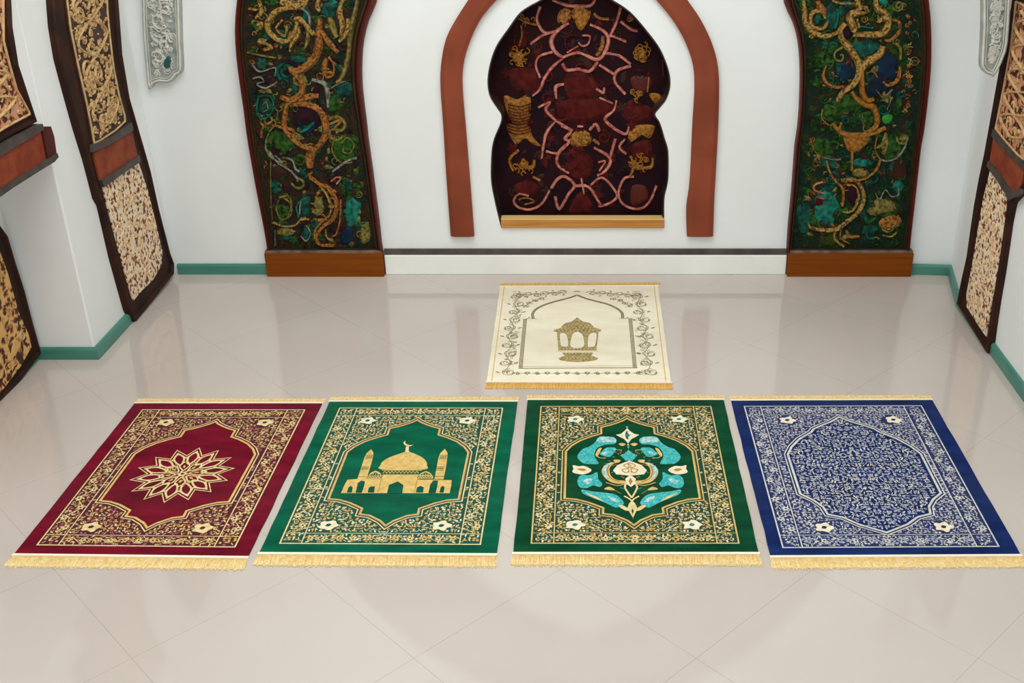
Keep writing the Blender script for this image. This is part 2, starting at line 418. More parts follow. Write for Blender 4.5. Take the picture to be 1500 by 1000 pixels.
# skirting
hb = 0.055
def skirt(name, pts, k='green', t=0.018, hgt=hb):
    """profile swept along a floor polyline, bulging to its left-hand side"""
    mb = MB(); n = len(pts); off = []
    for i in range(n):
        a, b, c = pts[max(i-1, 0)], pts[i], pts[min(i+1, n-1)]
        v1 = Vector((b[0]-a[0], b[1]-a[1])); v2 = Vector((c[0]-b[0], c[1]-b[1]))
        if v1.length < 1e-9: v1 = v2
        if v2.length < 1e-9: v2 = v1
        v1 = v1.normalized(); v2 = v2.normalized(); n1 = Vector((-v1.y, v1.x)); m = (n1+Vector((-v2.y, v2.x))).normalized()
        off.append(m/max(m.dot(n1), 0.3))
    prof = [(0, 0), (t, 0), (t, hgt*0.82), (t*0.6, hgt), (0, hgt)]
    vs = [(p[0]+o.x*q[0], p[1]+o.y*q[0], q[1]) for p, o in zip(pts, off) for q in prof]; K = 5; fs = []
    for i in range(n-1):
        for j in range(K): fs.append((i*K+j, i*K+(j+1) % K, (i+1)*K+(j+1) % K, (i+1)*K+j))
    fs.append(tuple(range(K))); fs.append(tuple((n-1)*K+j for j in range(K))[::-1])
    mb.add(vs, fs, k); return tag(mb.build(name), kind='structure')
BLx0, BLx1 = W(395, 398)[0], W(565, 398)[0]
BRx0, BRx1 = W(1151, 398)[0], W(1331, 398)[0]
PY = onX(189, 472, XA)[0]          # near end of the left framed panel
skirt('baseboard_back', [(BLx0, YW), (XA+0.03, YW)])
skirt('baseboard_left', [(XA, PY-0.01), (XA, YP), (XB, YP), (XB, Y0)])
skirt('baseboard_right', [(XR, Y0), P2, P1, (BRx1, YW)])
# white plinth between the carved panels, dark groove line above
mb = MB(); mb.box(BLx1+0.004, BRx0-0.004, YW-0.02, YW, 0, W(800, 372)[1], 'plinth'); tag(mb.build('baseboard_plinth', bevel=0.004), kind='structure')
mb = MB(); mb.box(BLx1+0.004, BRx0-0.004, YW-0.012, YW, W(800, 372)[1], W(800, 363.5)[1], 'groove'); tag(mb.build('trim_1', bevel=0.002), kind='structure')

# ------------------------------------------------------------------ carved arch panels on the back wall
def zz(sc, ox, oy): return lambda x, y: (ox+x/sc, oy+y/sc)
def strokes(sh, conv, plane, items, px):
    for it in items:
        pts, w, k = it[0], it[1], it[2]; rise = it[3] if len(it) > 3 else 0.012
        P = smooth([plane(*conv(*p)) for p in pts], n=5)
        n = len(P)
        tp = (lambda t: 0.35+0.65*math.sin(math.pi*min(max(t, 0.08), 0.92))**0.5) if w > 18 else None
        sh.stroke(P, w*px*1.15, k, 0.0, rise*0.8, taper=tp)
def blob(sh, conv, plane, x, y, rx, ry, k, rng, rise=0.012, n=12, a=0):
    pts = []
    for i in range(n):
        t = 2*math.pi*i/n; r = 1+rng.uniform(-0.18, 0.18)
        u, v = rx*r*math.cos(t), ry*r*math.sin(t)
        pts.append(plane(*conv(x+u*math.cos(a)-v*math.sin(a), y+u*math.sin(a)+v*math.cos(a))))
    sh.fill(smooth(pts, True, 3), k, 0.0, rise)
def litter(sh, poly, n, mats, rng, rr, ww, rise=0.007, kinds=('curl', 'curl', 'leaf', 'flower', 'squig')):
    xs = [p[0] for p in poly]; ys = [p[1] for p in poly]; c = 0; tries = 0
    while c < n and tries < n*30:
        tries += 1
        p = (rng.uniform(min(xs), max(xs)), rng.uniform(min(ys), max(ys))); r = rng.uniform(*rr)
        if not inside(p, poly) or pdist(p, poly) < r*1.15: continue
        k = rng.choice(mats); q = rng.choice(kinds); a = rng.uniform(0, 6.28); w = rng.uniform(*ww)
        if q == 'curl': sh.curl(p, a, r, w, k, 0, rise, rng.uniform(0.7, 1.6), rng.choice((-1, 1)))
        elif q == 'leaf': sh.leaf(p, a, r*1.7, r*0.9, k, 0, rise*0.7)
        elif q == 'flower': sh.flower(p, r*0.8, k, None, rng.choice((4, 5, 6)), 0, a, rise)
        else:
            pts = [(p[0]+(t-0.5)*1.7*r*math.cos(a)-math.sin(t*9)*r*0.3*math.sin(a), p[1]+(t-0.5)*1.7*r*math.sin(a)+math.sin(t*9)*r*0.3*math.cos(a)) for t in [i/10 for i in range(11)]]
            sh.stroke(pts, w, k, 0, rise)
        c += 1

def arch_panel(outL, inL, outR, inR, topO, topI, mats, label, detail_fn, bx0, bx1, rngseed, topIn):
    """outL/outR run from the bottom up; the band leans over to the crown of the arch"""
    root = empty('carved_arch_panel', ((bx0+bx1)/2, YW, 0))
    tag(root, label, 'wall panel', 'carved arch panels on the back wall')
    org = tuple(root.location)
    fn = lambda a, b, h: (a, YW-h, b)
    L = [W(*p) for p in outL]+topO; Li = [W(*p) for p in inL]+topIn[0]
    R = [W(*p) for p in outR]+topI; Ri = [W(*p) for p in inR]+topIn[1]
    n = 60
    L, Li, R, Ri = [resample(smooth(q, n=4), n) for q in (L, Li, R, Ri)]
    mb = MB(); s = Sheet(mb, fn)
    s.slab(Li+Ri[::-1], mats[0], 0.0, 0.012)
    mb.build('ground_panel', root, org)
    mb = MB(); s = Sheet(mb, fn)
    mixp = lambda A, B, t: [(a[0]*(1-t)+b[0]*t, a[1]*(1-t)+b[1]*t) for a, b in zip(A, B)]
    Om = L+R[::-1]; Im = Li+Ri[::-1]; Mm = mixp(Om, Im, 0.5)
    s.ring(Om, Mm, 'frame_red', 0.0, 0.045, 0.036); s.ring(Mm, Im, 'frame_in', 0.0, 0.030, 0.018)
    mb.build('frame', root, org)
    mb = MB(); s = Sheet(mb, fn, 0.0122)
    detail_fn(s, Li+Ri[::-1], random.Random(rngseed))
    mb.build('carved_vines', root, org)
    zt = W(480, 366)[1]
    mb = MB(); mb.box(bx0, bx1, YW-0.05, YW, 0, zt, 'wood'); mb.build('plinth_block', root, org, bevel=0.003)
    mb = MB(); mb.box(bx0+0.004, bx1-0.004, YW-0.047, YW, zt, zt+0.012, 'ledge'); mb.build('ledge', root, org, bevel=0.002)
    return root

PX = 3.6e-3/5     # one zoomed pixel on the back wall in metres
def detailL(s, poly, rng):
    c = zz(5, 330, 0)
    litter(s, poly, 300, ['green_r', 'plum_r', 'teal_r', 'olive_r', 'frame_dark'], rng, (0.02, 0.05), (0.01, 0.018), 0.006, ('leaf', 'flower', 'leaf', 'curl'))
    for x, y, rx, ry, k in [(300, 780, 52, 75, 'teal_r'), (620, 850, 125, 110, 'plum_r'), (600, 930, 70, 22, 'aqua_r'), (380, 1000, 80, 55, 'green_r'), (540, 430, 70, 30, 'teal_r'), (350, 15, 60, 25, 'green_r'), (785, 15, 35, 25, 'aqua_r'), (760, 70, 60, 60, 'teal_r'), (600, 110, 30, 60, 'teal_r'),
                           (870, 650, 75, 50, 'teal_r'), (800, 760, 60, 70, 'green_r'), (890, 1080, 95, 100, 'green_r'), (430, 1060, 90, 50, 'green_r'), (590, 1490, 40, 90, 'teal_r'), (600, 1700, 40, 55, 'teal_r'), (940, 1540, 60, 105, 'aqua_r'), (900, 1350, 28, 60, 'teal_r'), (900, 1720, 50, 70, 'blue_r'), (420, 1540, 60, 50, 'green_r'), (690, 1490, 40, 80, 'olive_r'), (450, 1690, 70, 30, 'olive_r'), (380, 1390, 35, 25, 'teal_r'), (1030, 1700, 40, 80, 'olive_r'), (380, 1260, 70, 60, 'frame_dark')]:
        blob(s, c, W, x, y, rx, ry, k, rng, 0.008)
    litter(s, poly, 750, ['olive_r', 'olive_r', 'frame_dark', 'copper_r', 'green_r', 'teal_r', 'plum_r', 'green_r'], rng, (0.008, 0.026), (0.003, 0.007), 0.005, ('curl', 'squig', 'curl', 'leaf'))
    st = [([(540, 50), (400, 70), (320, 150), (330, 240), (430, 300), (510, 240), (530, 150)], 36, 'gold_r'), ([(430, 140), (380, 200), (440, 260), (460, 170)], 16, 'gold_r'), ([(510, 130), (570, 150), (640, 235), (680, 240)], 36, 'gold_r'),
          ([(540, 190), (540, 250), (490, 320), (480, 370)], 22, 'gold_r'), ([(560, 55), (615, 100), (625, 190)], 16, 'grey_r'), ([(600, 200), (610, 270), (590, 350)], 26, 'olive_r'),
          ([(410, 10), (480, 30), (560, 20), (600, -60)], 60, 'gold_r'), ([(690, -10), (680, 50), (700, 80)], 28, 'gold_r'), ([(700, 130), (690, 230), (690, 330), (650, 430), (570, 500), (500, 520), (480, 480)], 48, 'copper_r', 0.02),
          ([(500, 520), (560, 590), (560, 680), (490, 730), (410, 705)], 42, 'copper_r', 0.02), ([(700, 210), (740, 280), (790, 340), (830, 380)], 34, 'copper_r'), ([(770, 120), (790, 200), (820, 270)], 40, 'olive_r'),
          ([(870, -20), (840, 90), (860, 170), (850, 250)], 34, 'gold_r'), ([(900, 130), (900, 220), (840, 300)], 30, 'gold_r'), ([(975, -20), (950, 100), (920, 240), (905, 400), (860, 560), (820, 600)], 30, 'olive_r'),
          ([(250, 0), (270, 80), (230, 130)], 26, 'gold_r'), ([(180, 60), (240, 70)], 22, 'gold_r'), ([(240, 180), (270, 170), (260, 210)], 24, 'gold_r'), ([(250, 300), (320, 320), (340, 345), (290, 360)], 26, 'gold_r'), ([(170, 380), (260, 400), (380, 420)], 10, 'olive_r'),
          ([(750, 420), (730, 480), (735, 550)], 34, 'copper_r'), ([(760, 410), (800, 470), (790, 550), (740, 560)], 14, 'copper_r'), ([(640, 580), (740, 620), (760, 780)], 30, 'grey_r'), ([(780, 640), (850, 600), (890, 590)], 8, 'grey_r'),
          ([(500, 740), (460, 760), (440, 850), (440, 930), (500, 1010), (580, 1070), (660, 1085)], 34, 'copper_r', 0.02), ([(500, 760), (600, 760), (690, 800), (735, 890), (740, 980), (700, 1050), (650, 1100)], 46, 'copper_r', 0.02), ([(540, 730), (640, 700), (690, 700)], 40, 'copper_r'),
          ([(740, 920), (800, 890), (850, 880), (790, 950)], 20, 'copper_r'), ([(350, 910), (430, 930), (500, 950), (510, 1000)], 20, 'copper_r'), ([(270, 1000), (280, 930), (350, 880)], 14, 'copper_r'),
          ([(660, 1080), (620, 1150), (625, 1220)], 56, 'copper_r', 0.02), ([(620, 1250), (630, 1290), (700, 1340), (750, 1360), (800, 1430), (820, 1510), (790, 1600), (720, 1650), (675, 1720), (700, 1780), (810, 1790)], 30, 'copper_r', 0.02), ([(620, 1280), (690, 1340), (720, 1370), (760, 1440), (780, 1520), (760, 1580), (690, 1640), (660, 1700), (680, 1770)], 16, 'gold_r', 0.018),
          ([(740, 1360), (690, 1400), (665, 1440)], 20, 'gold_r'), ([(600, 1285), (650, 1250)], 20, 'copper_r'), ([(850, 1450), (845, 1600), (820, 1700), (790, 1720)], 13, 'copper_r'), ([(740, 1670), (750, 1730), (790, 1755)], 10, 'gold_r'),
          ([(310, 1020), (305, 1090), (350, 1150), (420, 1180), (370, 1130)], 10, 'grey_r'), ([(330, 1110), (400, 1190), (480, 1240), (540, 1310)], 12, 'grey_r'), ([(450, 1150), (500, 1170), (520, 1230), (550, 1250)], 14, 'grey_r'), ([(790, 1250), (830, 1220), (900, 1170), (970, 1150)], 16, 'grey_r'), ([(780, 1320), (820, 1290), (850, 1300), (820, 1340)], 12, 'pink'),
          ([(350, 1620), (440, 1650), (520, 1640), (560, 1600), (620, 1600)], 12, 'gold_r'), ([(400, 1440), (470, 1430), (490, 1500), (460, 1590)], 12, 'olive_r'), ([(560, 1600), (600, 1590)], 34, 'gold_r'), ([(550, 1560), (560, 1470), (600, 1440)], 12, 'grey_r'), ([(560, 1720), (600, 1755), (630, 1700), (600, 1640)], 8, 'grey_r'), ([(340, 1150), (340, 1400), (350, 1600)], 6, 'olive_r'), ([(370, 1680), (372, 1790)], 5, 'grey_r'),
          ([(205, 470), (260, 520), (370, 490), (370, 550)], 9, 'grey_r'), ([(210, 570), (260, 560), (290, 590), (240, 610), (300, 640), (380, 600)], 10, 'grey_r')]
    strokes(s, c, W, [([(395, 800), (375, 900), (330, 960), (300, 1060), (345, 1140)], 9, 'olive_r'), ([(250, 700), (340, 700), (360, 790), (300, 860), (240, 820), (250, 700)], 9, 'aqua_r', 0.018), ([(280, 760), (310, 740), (320, 790), (290, 810)], 8, 'olive_r', 0.018),
      ([(860, 1040), (900, 1000), (950, 1050), (920, 1110), (870, 1100), (880, 1060)], 10, 'olive_r', 0.018), ([(800, 1010), (790, 1100), (850, 1180), (940, 1180)], 9, 'olive_r'), ([(400, 1450), (380, 1520), (420, 1600), (490, 1560), (480, 1480), (430, 1440)], 10, 'olive_r'), ([(580, 1440), (530, 1500), (545, 1580)], 12, 'aqua_r', 0.018), ([(630, 1480), (720, 1500), (700, 1560), (640, 1540)], 16, 'olive_r'), ([(650, 1600), (700, 1610), (760, 1590)], 30, 'ochre', 0.006),
      ([(400, 1680), (450, 1710), (510, 1700)], 12, 'olive_r'), ([(1000, 1640), (1050, 1660), (1010, 1700), (1050, 1740)], 12, 'olive_r'), ([(840, 470), (880, 520), (860, 560)], 12, 'olive_r'), ([(820, 740), (870, 780), (850, 840)], 10, 'green_r'), ([(540, 870), (600, 960), (680, 900)], 34, 'blue_r', 0.016), ([(560, 960), (610, 930), (660, 890)], 34, 'aqua_r', 0.018)], PX)
    strokes(s, c, W, st, PX)
    # the upper part of the band over the arch
    litter(s, [p for p in poly if p[1] > 1.36], 120, ['gold_r', 'copper_r', 'gold_r'], rng, (0.03, 0.06), (0.012, 0.02), 0.012, ('curl', 'curl', 'squig'))
def detailR(s, poly, rng):
    c = zz(5, 1130, 0)
    litter(s, poly, 300, ['green_r', 'green_r', 'teal_r', 'olive_r', 'frame_dark'], rng, (0.02, 0.05), (0.01, 0.018), 0.006, ('leaf', 'flower', 'leaf', 'curl'))
    K = 5/4.763
    for x, y, rx, ry, k in [(690, 350, 100, 65, 'teal_r'), (712, 340, 14, 40, 'aqua_r'), (840, 480, 85, 100, 'blue_r'), (530, 520, 85, 85, 'blue_r'), (490, 510, 30, 50, 'teal_r'), (845, 865, 42, 40, 'lime_r'), (440, 110, 50, 90, 'teal_r'), (820, 15, 40, 30, 'aqua_r'), (540, 760, 120, 80, 'green_r'), (430, 820, 60, 60, 'green_r'), (690, 860, 60, 50, 'green_r'), (770, 620, 90, 80, 'blue_r'), (540, 240, 40, 60, 'plum_r'),
                           (380*K, 1000+490*K, 85, 130, 'aqua_r'), (230*K, 1000+560*K, 60, 110, 'teal_r'), (400*K, 1000+170*K, 60, 50, 'teal_r'), (620*K, 1000+175*K, 90, 30, 'aqua_r'), (340*K, 1000+450*K, 48, 50, 'maroon'), (560*K, 1000+390*K, 35, 90, 'plum_r'), (350*K, 1000+70*K, 80, 70, 'green_r'), (830*K, 1000+80*K, 70, 90, 'green_r'), (790*K, 1000+50*K, 30, 80, 'olive_r'), (880*K, 1000+230*K, 70, 80, 'frame_dark'), (820*K, 1000+590*K, 80, 60, 'copper_r'), (690*K, 1000+640*K, 60, 30, 'teal_r'), (880*K, 1000+340*K, 40, 50, 'aqua_r'), (780*K, 1000+480*K, 90, 60, 'olive_r'), (620*K, 1000+250*K, 70, 30, 'olive_r')]:
        blob(s, c, W, x, y, rx, ry, k, rng, 0.008)
    litter(s, poly, 750, ['olive_r', 'green_r', 'frame_dark', 'green_r', 'teal_r', 'copper_r', 'green_r'], rng, (0.008, 0.026), (0.003, 0.007), 0.005, ('curl', 'squig', 'curl', 'leaf'))
    side = [W(*c(*p)) for p in [(950, 20), (1030, 60), (1050, 500), (1000, 900), (940, 950), (930, 600), (990, 400)]]
    litter(s, side, 60, ['copper_r', 'frame_dark', 'gold_r', 'maroon'], rng, (0.008, 0.018), (0.005, 0.008), 0.006)
    k2 = lambda L: [(x*K, 1000+y*K) for x, y in L]
    st = [([(230, -20), (240, 80), (250, 170), (310, 240), (400, 262), (480, 235)], 34, 'gold_r'), ([(410, 150), (380, 200), (310, 200), (280, 150), (300, 90), (360, 80), (390, 130)], 26, 'gold_r'), ([(330, 0), (360, 60), (400, 100)], 40, 'copper_r'), ([(270, 260), (300, 270)], 28, 'gold_r'),
          ([(620, -20), (640, 50), (680, 70), (610, 90), (570, 130), (600, 200), (600, 230)], 48, 'gold_r', 0.02), ([(590, 250), (680, 250), (780, 250), (840, 210), (850, 130), (790, 140), (780, 160)], 42, 'gold_r', 0.02), ([(760, -20), (770, 60), (830, 90), (860, 130)], 38, 'gold_r', 0.02), ([(620, 130), (640, 200)], 16, 'gold_r'), ([(440, 0), (500, 20), (600, 20)], 14, 'gold_r'), ([(480, 60), (480, 130), (460, 200)], 18, 'aqua_r'), ([(640, 190), (740, 200)], 12, 'aqua_r'),
          ([(540, 170), (500, 220), (520, 290), (560, 340), (610, 410), (640, 480), (630, 560), (590, 620), (520, 670), (480, 740)], 44, 'gold_r', 0.02), ([(815, 330), (790, 390), (720, 440), (670, 480), (650, 540)], 52, 'gold_r', 0.02), ([(870, 140), (930, 160), (930, 230), (870, 290), (820, 290)], 22, 'copper_r'), ([(660, 480), (660, 580), (665, 680), (700, 730), (745, 720)], 34, 'ochre', 0.02), ([(580, 660), (620, 720), (680, 760), (740, 780), (770, 860), (760, 920), (700, 960)], 38, 'ochre', 0.02), ([(690, 530), (740, 520), (770, 560)], 10, 'copper_r'),
          ([(830, 930), (760, 960), (660, 985), (560, 985), (490, 950), (440, 890)], 38, 'ochre', 0.02), ([(480, 960), (510, 890)], 16, 'ochre'), ([(520, 340), (460, 380), (465, 430), (510, 440), (520, 400), (495, 400)], 13, 'olive_r'), ([(400, 470), (375, 540), (400, 600), (470, 635), (540, 625)], 22, 'copper_r'), ([(370, 790), (365, 860), (410, 905), (440, 910)], 7, 'gold_r'), ([(760, 650), (830, 735)], 9, 'olive_r'), ([(880, 650), (830, 700)], 9, 'grey_r'), ([(960, 330), (1030, 340)], 7, 'grey_r'), ([(900, 310), (940, 350), (940, 430)], 18, 'olive_r'), ([(580, 670), (580, 820)], 6, 'green_r'), ([(660, 820), (665, 900)], 7, 'olive_r'), ([(880, 700), (840, 800)], 7, 'olive_r'), ([(940, 480), (920, 580), (850, 620), (810, 590)], 26, 'copper_r'),
          (k2([(560, 90), (558, 230)]), 24, 'ochre'), (k2([(265, 0), (290, 80), (340, 130), (440, 155), (480, 150)]), 10, 'copper_r'), (k2([(380, 160), (400, 230), (440, 300), (490, 350), (500, 420), (490, 480)]), 16, 'ochre'), (k2([(755, 155), (730, 220), (660, 280), (580, 300), (480, 300)]), 16, 'ochre', 0.016), (k2([(480, 300), (560, 290), (620, 340), (640, 430), (600, 520), (520, 590), (450, 640), (360, 645), (270, 625), (250, 580)]), 30, 'gold_r', 0.02), (k2([(520, 330), (580, 340), (605, 420), (560, 510), (490, 520)]), 14, 'gold_r', 0.016), (k2([(440, 650), (440, 710), (500, 760)]), 18, 'gold_r'), (k2([(480, 640), (480, 700), (540, 740)]), 10, 'copper_r'), (k2([(520, 640), (540, 690), (610, 690)]), 22, 'copper_r'),
          (k2([(945, 0), (920, 80), (870, 140), (800, 165), (750, 150)]), 11, 'grey_r'), (k2([(730, 0), (720, 90), (760, 160)]), 9, 'ochre'), (k2([(785, 170), (780, 270), (810, 340), (870, 350)]), 9, 'teal_r'), (k2([(720, 385), (750, 430), (790, 365), (830, 410), (880, 400), (880, 350)]), 8, 'grey_r'), (k2([(355, 310), (300, 330), (300, 370), (375, 390)]), 12, 'pink'), (k2([(280, 380), (330, 420), (380, 425)]), 9, 'copper_r'), (k2([(770, 600), (800, 640), (850, 610), (880, 540)]), 9, 'gold_r'), (k2([(770, 680), (830, 690), (870, 660)]), 9, 'gold_r'), (k2([(250, 320), (220, 420), (200, 560)]), 9, 'teal_r'), (k2([(690, 180), (620, 200)]), 9, 'aqua_r')]
    s.fill([W(*c(*p)) for p in k2([(490, -20), (690, -20), (670, 40), (610, 95), (560, 110), (520, 80)])], 'ochre', 0.002, 0.014)
    strokes(s, c, W, st, PX)
    litter(s, [p for p in poly if p[1] > 1.36], 120, ['gold_r', 'copper_r', 'gold_r'], rng, (0.03, 0.06), (0.012, 0.02), 0.012, ('curl', 'curl', 'squig'))

XC = -0.08
topO = [(-1.60, 1.68), (-1.43, 2.1), (-1.12, 2.5), (-0.68, 2.8), (XC-0.004, 2.95)]
topI = [(-0.98, 1.58), (-0.80, 1.9), (-0.57, 2.15), (-0.33, 2.32), (XC-0.004, 2.42)]
topOi = [(-1.545, 1.67), (-1.385, 2.06), (-1.09, 2.44), (-0.66, 2.74), (XC-0.03, 2.88)]
topIi = [(-1.04, 1.60), (-0.86, 1.94), (-0.61, 2.21), (-0.35, 2.39), (XC-0.03, 2.49)]
mir = lambda L, s=1.0: [(2*XC-x, z) for x, z in L]
outL = [(395, 365.5), (394, 360), (388, 324), (378, 274), (365, 200), (360, 160), (354, 120), (349, 80), (347, 40), (350, 0)]
inL = [(403, 362), (403, 357), (397, 324), (388, 274), (376, 200), (371, 160), (366, 120), (362, 80), (360, 40), (363, 0)]
outR = [(561.5, 365.5), (560, 358), (556, 320), (547, 250), (540, 200), (538, 180), (532, 130), (531, 90), (534, 56), (542, 26), (553, 0)]
inR = [(550, 362), (549, 355), (544, 320), (535, 250), (527, 200), (522, 170), (516, 130), (514, 90), (517, 56), (524, 26), (532, 0)]
arch_panel(outL, inL, outR, inR, topO, topI, ['mosL'], 'dark green and brown carved arch panel with copper vines, left of the niche', detailL, BLx0, BLx1, 3, (topOi, topIi))
outR2 = [(1330, 366), (1330.5, 360), (1333, 334), (1340, 273), (1347, 210), (1350, 196), (1356, 150), (1361, 100), (1361.6, 50), (1358, 0)]
inR2 = [(1322, 362), (1323, 357), (1325, 334), (1331, 273), (1337, 210), (1340, 190), (1344, 150), (1348, 100), (1348, 50), (1344, 0)]
outL2 = [(1151.5, 366), (1152, 358), (1154, 326), (1159, 273), (1163.6, 210), (1167, 190), (1170, 150), (1171, 100), (1168, 60), (1160, 30), (1147, 0)]
inL2 = [(1159.5, 362), (1160, 355), (1163, 326), (1168, 273), (1173, 210), (1176, 190), (1179, 150), (1181, 100), (1179, 60), (1172, 30), (1163, 0)]
arch_panel(outL2, inL2, outR2, inR2, mir(topI), mir(topO), ['mosR'], 'mossy green carved arch panel with ochre vines, right of the niche', detailR, BRx0, BRx1, 5, (mir(topIi), mir(topOi)))

# ------------------------------------------------------------------ terracotta horseshoe moulding
aoL = [(661, 344), (654, 250), (650, 182), (646, 126), (647, 92), (654, 56), (668, 28), (686, 0)]
aiL = [(695, 344), (689, 264), (683, 190), (678, 129), (679, 95), (688, 62), (704, 28), (727, 0)]
aiR = [(1006, 344), (1005, 303), (1010, 264), (1014, 180), (1017, 129), (1015, 95), (1004, 62), (987, 31), (962, 0)]
aoR = [(1044, 344), (1046, 285), (1048, 250), (1052, 168), (1052, 104), (1043, 64), (1026, 28), (1007, 0)]
XM = (W(686, 0)[0]+W(1007, 0)[0])/2
to = [(XM-0.40, 1.53), (XM-0.27, 1.65), (XM-0.12, 1.74), (XM, 1.79)]; ti = [(XM-0.29, 1.46), (XM-0.17, 1.55), (XM-0.07, 1.61), (XM, 1.645)]
m2 = lambda L: [(2*XM-x, z) for x, z in L[::-1][1:]]
O = [W(*p) for p in aoL]+to+m2(to)+[W(*p) for p in aoR[::-1]]
I = [W(*p) for p in aiL]+ti+m2(ti)+[W(*p) for p in aiR[::-1]]
O = resample(smooth(O, n=4), 110); I = resample(smooth(I, n=4), 110)
mb = MB(); s = Sheet(mb, lambda a, b, h: (a, YW-h, b)); n = len(O)
s.ring(O, I, 'terracotta', 0.0, 0.03, 0.03, closed=False)
o = mb.build('arch_moulding', None, (XM, YW, 0.2)); tag(o, 'plain terracotta arch moulding framing the dark niche on the white wall', 'arch')

# ------------------------------------------------------------------ niche
root = empty('niche_panel', ((W(734, 333)[0]+W(973, 333)[0])/2, YW, W(800, 333)[1])); org = tuple(root.location)
tag(root, 'dark maroon carved niche panel with rose tracery and ochre flowers above a golden sill', 'niche')
fn = lambda a, b, h: (a, YW-h, b)
ND = offset_poly(NICHE, -0.012)
mb = MB(); s = Sheet(mb, fn); s.slab(offset_poly(NICHE, -0.05), 'niche_dark', -NDEP-0.03, -NDEP); mb.build('back_panel', root, org)
mb = MB(); s = Sheet(mb, fn); A_ = offset_poly(NICHE, 0.001); B_ = offset_poly(NICHE, 0.010)
ii = [i for i in range(len(NICHE))]
s.ring(A_, B_, 'niche_rev', -NDEP-0.002, 0.003, -0.02); mb.build('reveal_lining', root, org)
c = zz(3.571, 640, 0); Q = 643; PN = 2.75e-3/3.571
rng = random.Random(11)
mb = MB(); s = Sheet(mb, fn, -NDEP+0.0005)
pol = offset_poly(NICHE, 0.03); _W = W; W = WN
litter(s, pol, 150, ['maroon', 'plum_r', 'maroon', 'frame_dark'], rng, (0.02, 0.045), (0.008, 0.014), 0.005, ('leaf', 'flower', 'curl'))
def F_(L, k, rise=0.008, h=0.0): s.fill(smooth([W(*c(*p)) for p in L], True, 3), k, h, rise)
def q(L): return [(x, y+Q) for x, y in L]
F_([(680, 380), (740, 365), (800, 385), (850, 450), (830, 510), (780, 520), (700, 520), (665, 450)], 'maroon')
F_([(620, 540), (700, 520), (800, 515), (870, 510), (920, 560), (870, 610), (750, 645), (660, 610)], 'maroon', 0.016)
F_([(380, 370), (460, 350), (530, 370), (540, 430), (510, 480), (400, 460)], 'maroon', 0.006)
F_([(700, 60), (760, 25), (805, 60), (790, 110), (752, 160), (720, 110)], 'ochre')
F_([(640, 60), (690, 40), (700, 100), (660, 125), (630, 110)], 'copper_r')
F_([(350, 500), (420, 520), (480, 490), (492, 560), (480, 640), (420, 650), (380, 620)], 'ochre')
F_(q([(365, 10), (440, 0), (485, 15), (500, 70), (545, 120), (500, 110), (460, 80), (410, 110)]), 'ochre')
F_(q([(695, 70), (750, 30), (805, 60), (800, 110), (740, 125), (700, 110)]), 'ochre')
F_(q([(700, 170), (760, 150), (820, 200), (790, 280), (730, 290), (670, 240)]), 'maroon', 0.006)
F_(q([(700, 430), (750, 360), (800, 400), (810, 470), (700, 475)]), 'maroon', 0.008)
F_(q([(400, 330), (470, 300), (530, 330), (500, 380), (420, 370)]), 'maroon', 0.006)
F_([(1110, 490), (1160, 490), (1180, 520), (1140, 540)], 'ochre')
F_([(1020, 400), (1110, 400), (1120, 450), (1060, 500), (1020, 450)], 'frame_red', 0.008)
F_([(960, 560), (1100, 550), (1140, 600), (1060, 640), (980, 620)], 'maroon', 0.006)
F_(q([(1020, 20), (1130, 10), (1135, 40), (1110, 80), (1060, 60), (1000, 110)]), 'ochre')
F_(q([(1010, 120), (1110, 90), (1120, 170), (1050, 200)]), 'maroon', 0.006)
F_(q([(1020, 330), (1090, 330), (1100, 400), (1020, 430)]), 'frame_red', 0.006)
for (x, y, r, k, nn) in [(430, 295, 70, 'ochre', 26), (1070, 275, 66, 'ochre', 26), (1050, 490, 46, 'ochre', 14), (450, Q+220, 66, 'ochre', 18), (1065, Q+215, 66, 'ochre', 16), (430, 570, 55, 'copper_r', 12), (1005, 100, 45, 'copper_r', 8), (470, 100, 50, 'copper_r', 7), (760, 720, 45, 'gold_r', 8)]:
    for i in range(nn):
        a = rng.uniform(0, 6.28); rr = r*rng.uniform(0, 0.75)
        p = W(*c(x+rr*math.cos(a), y+rr*math.sin(a))); s.curl(p, rng.uniform(0, 6), r*0.33*PN, 0.0065, k, 0.004, 0.008, 0.8, rng.choice((1, -1)), 8)
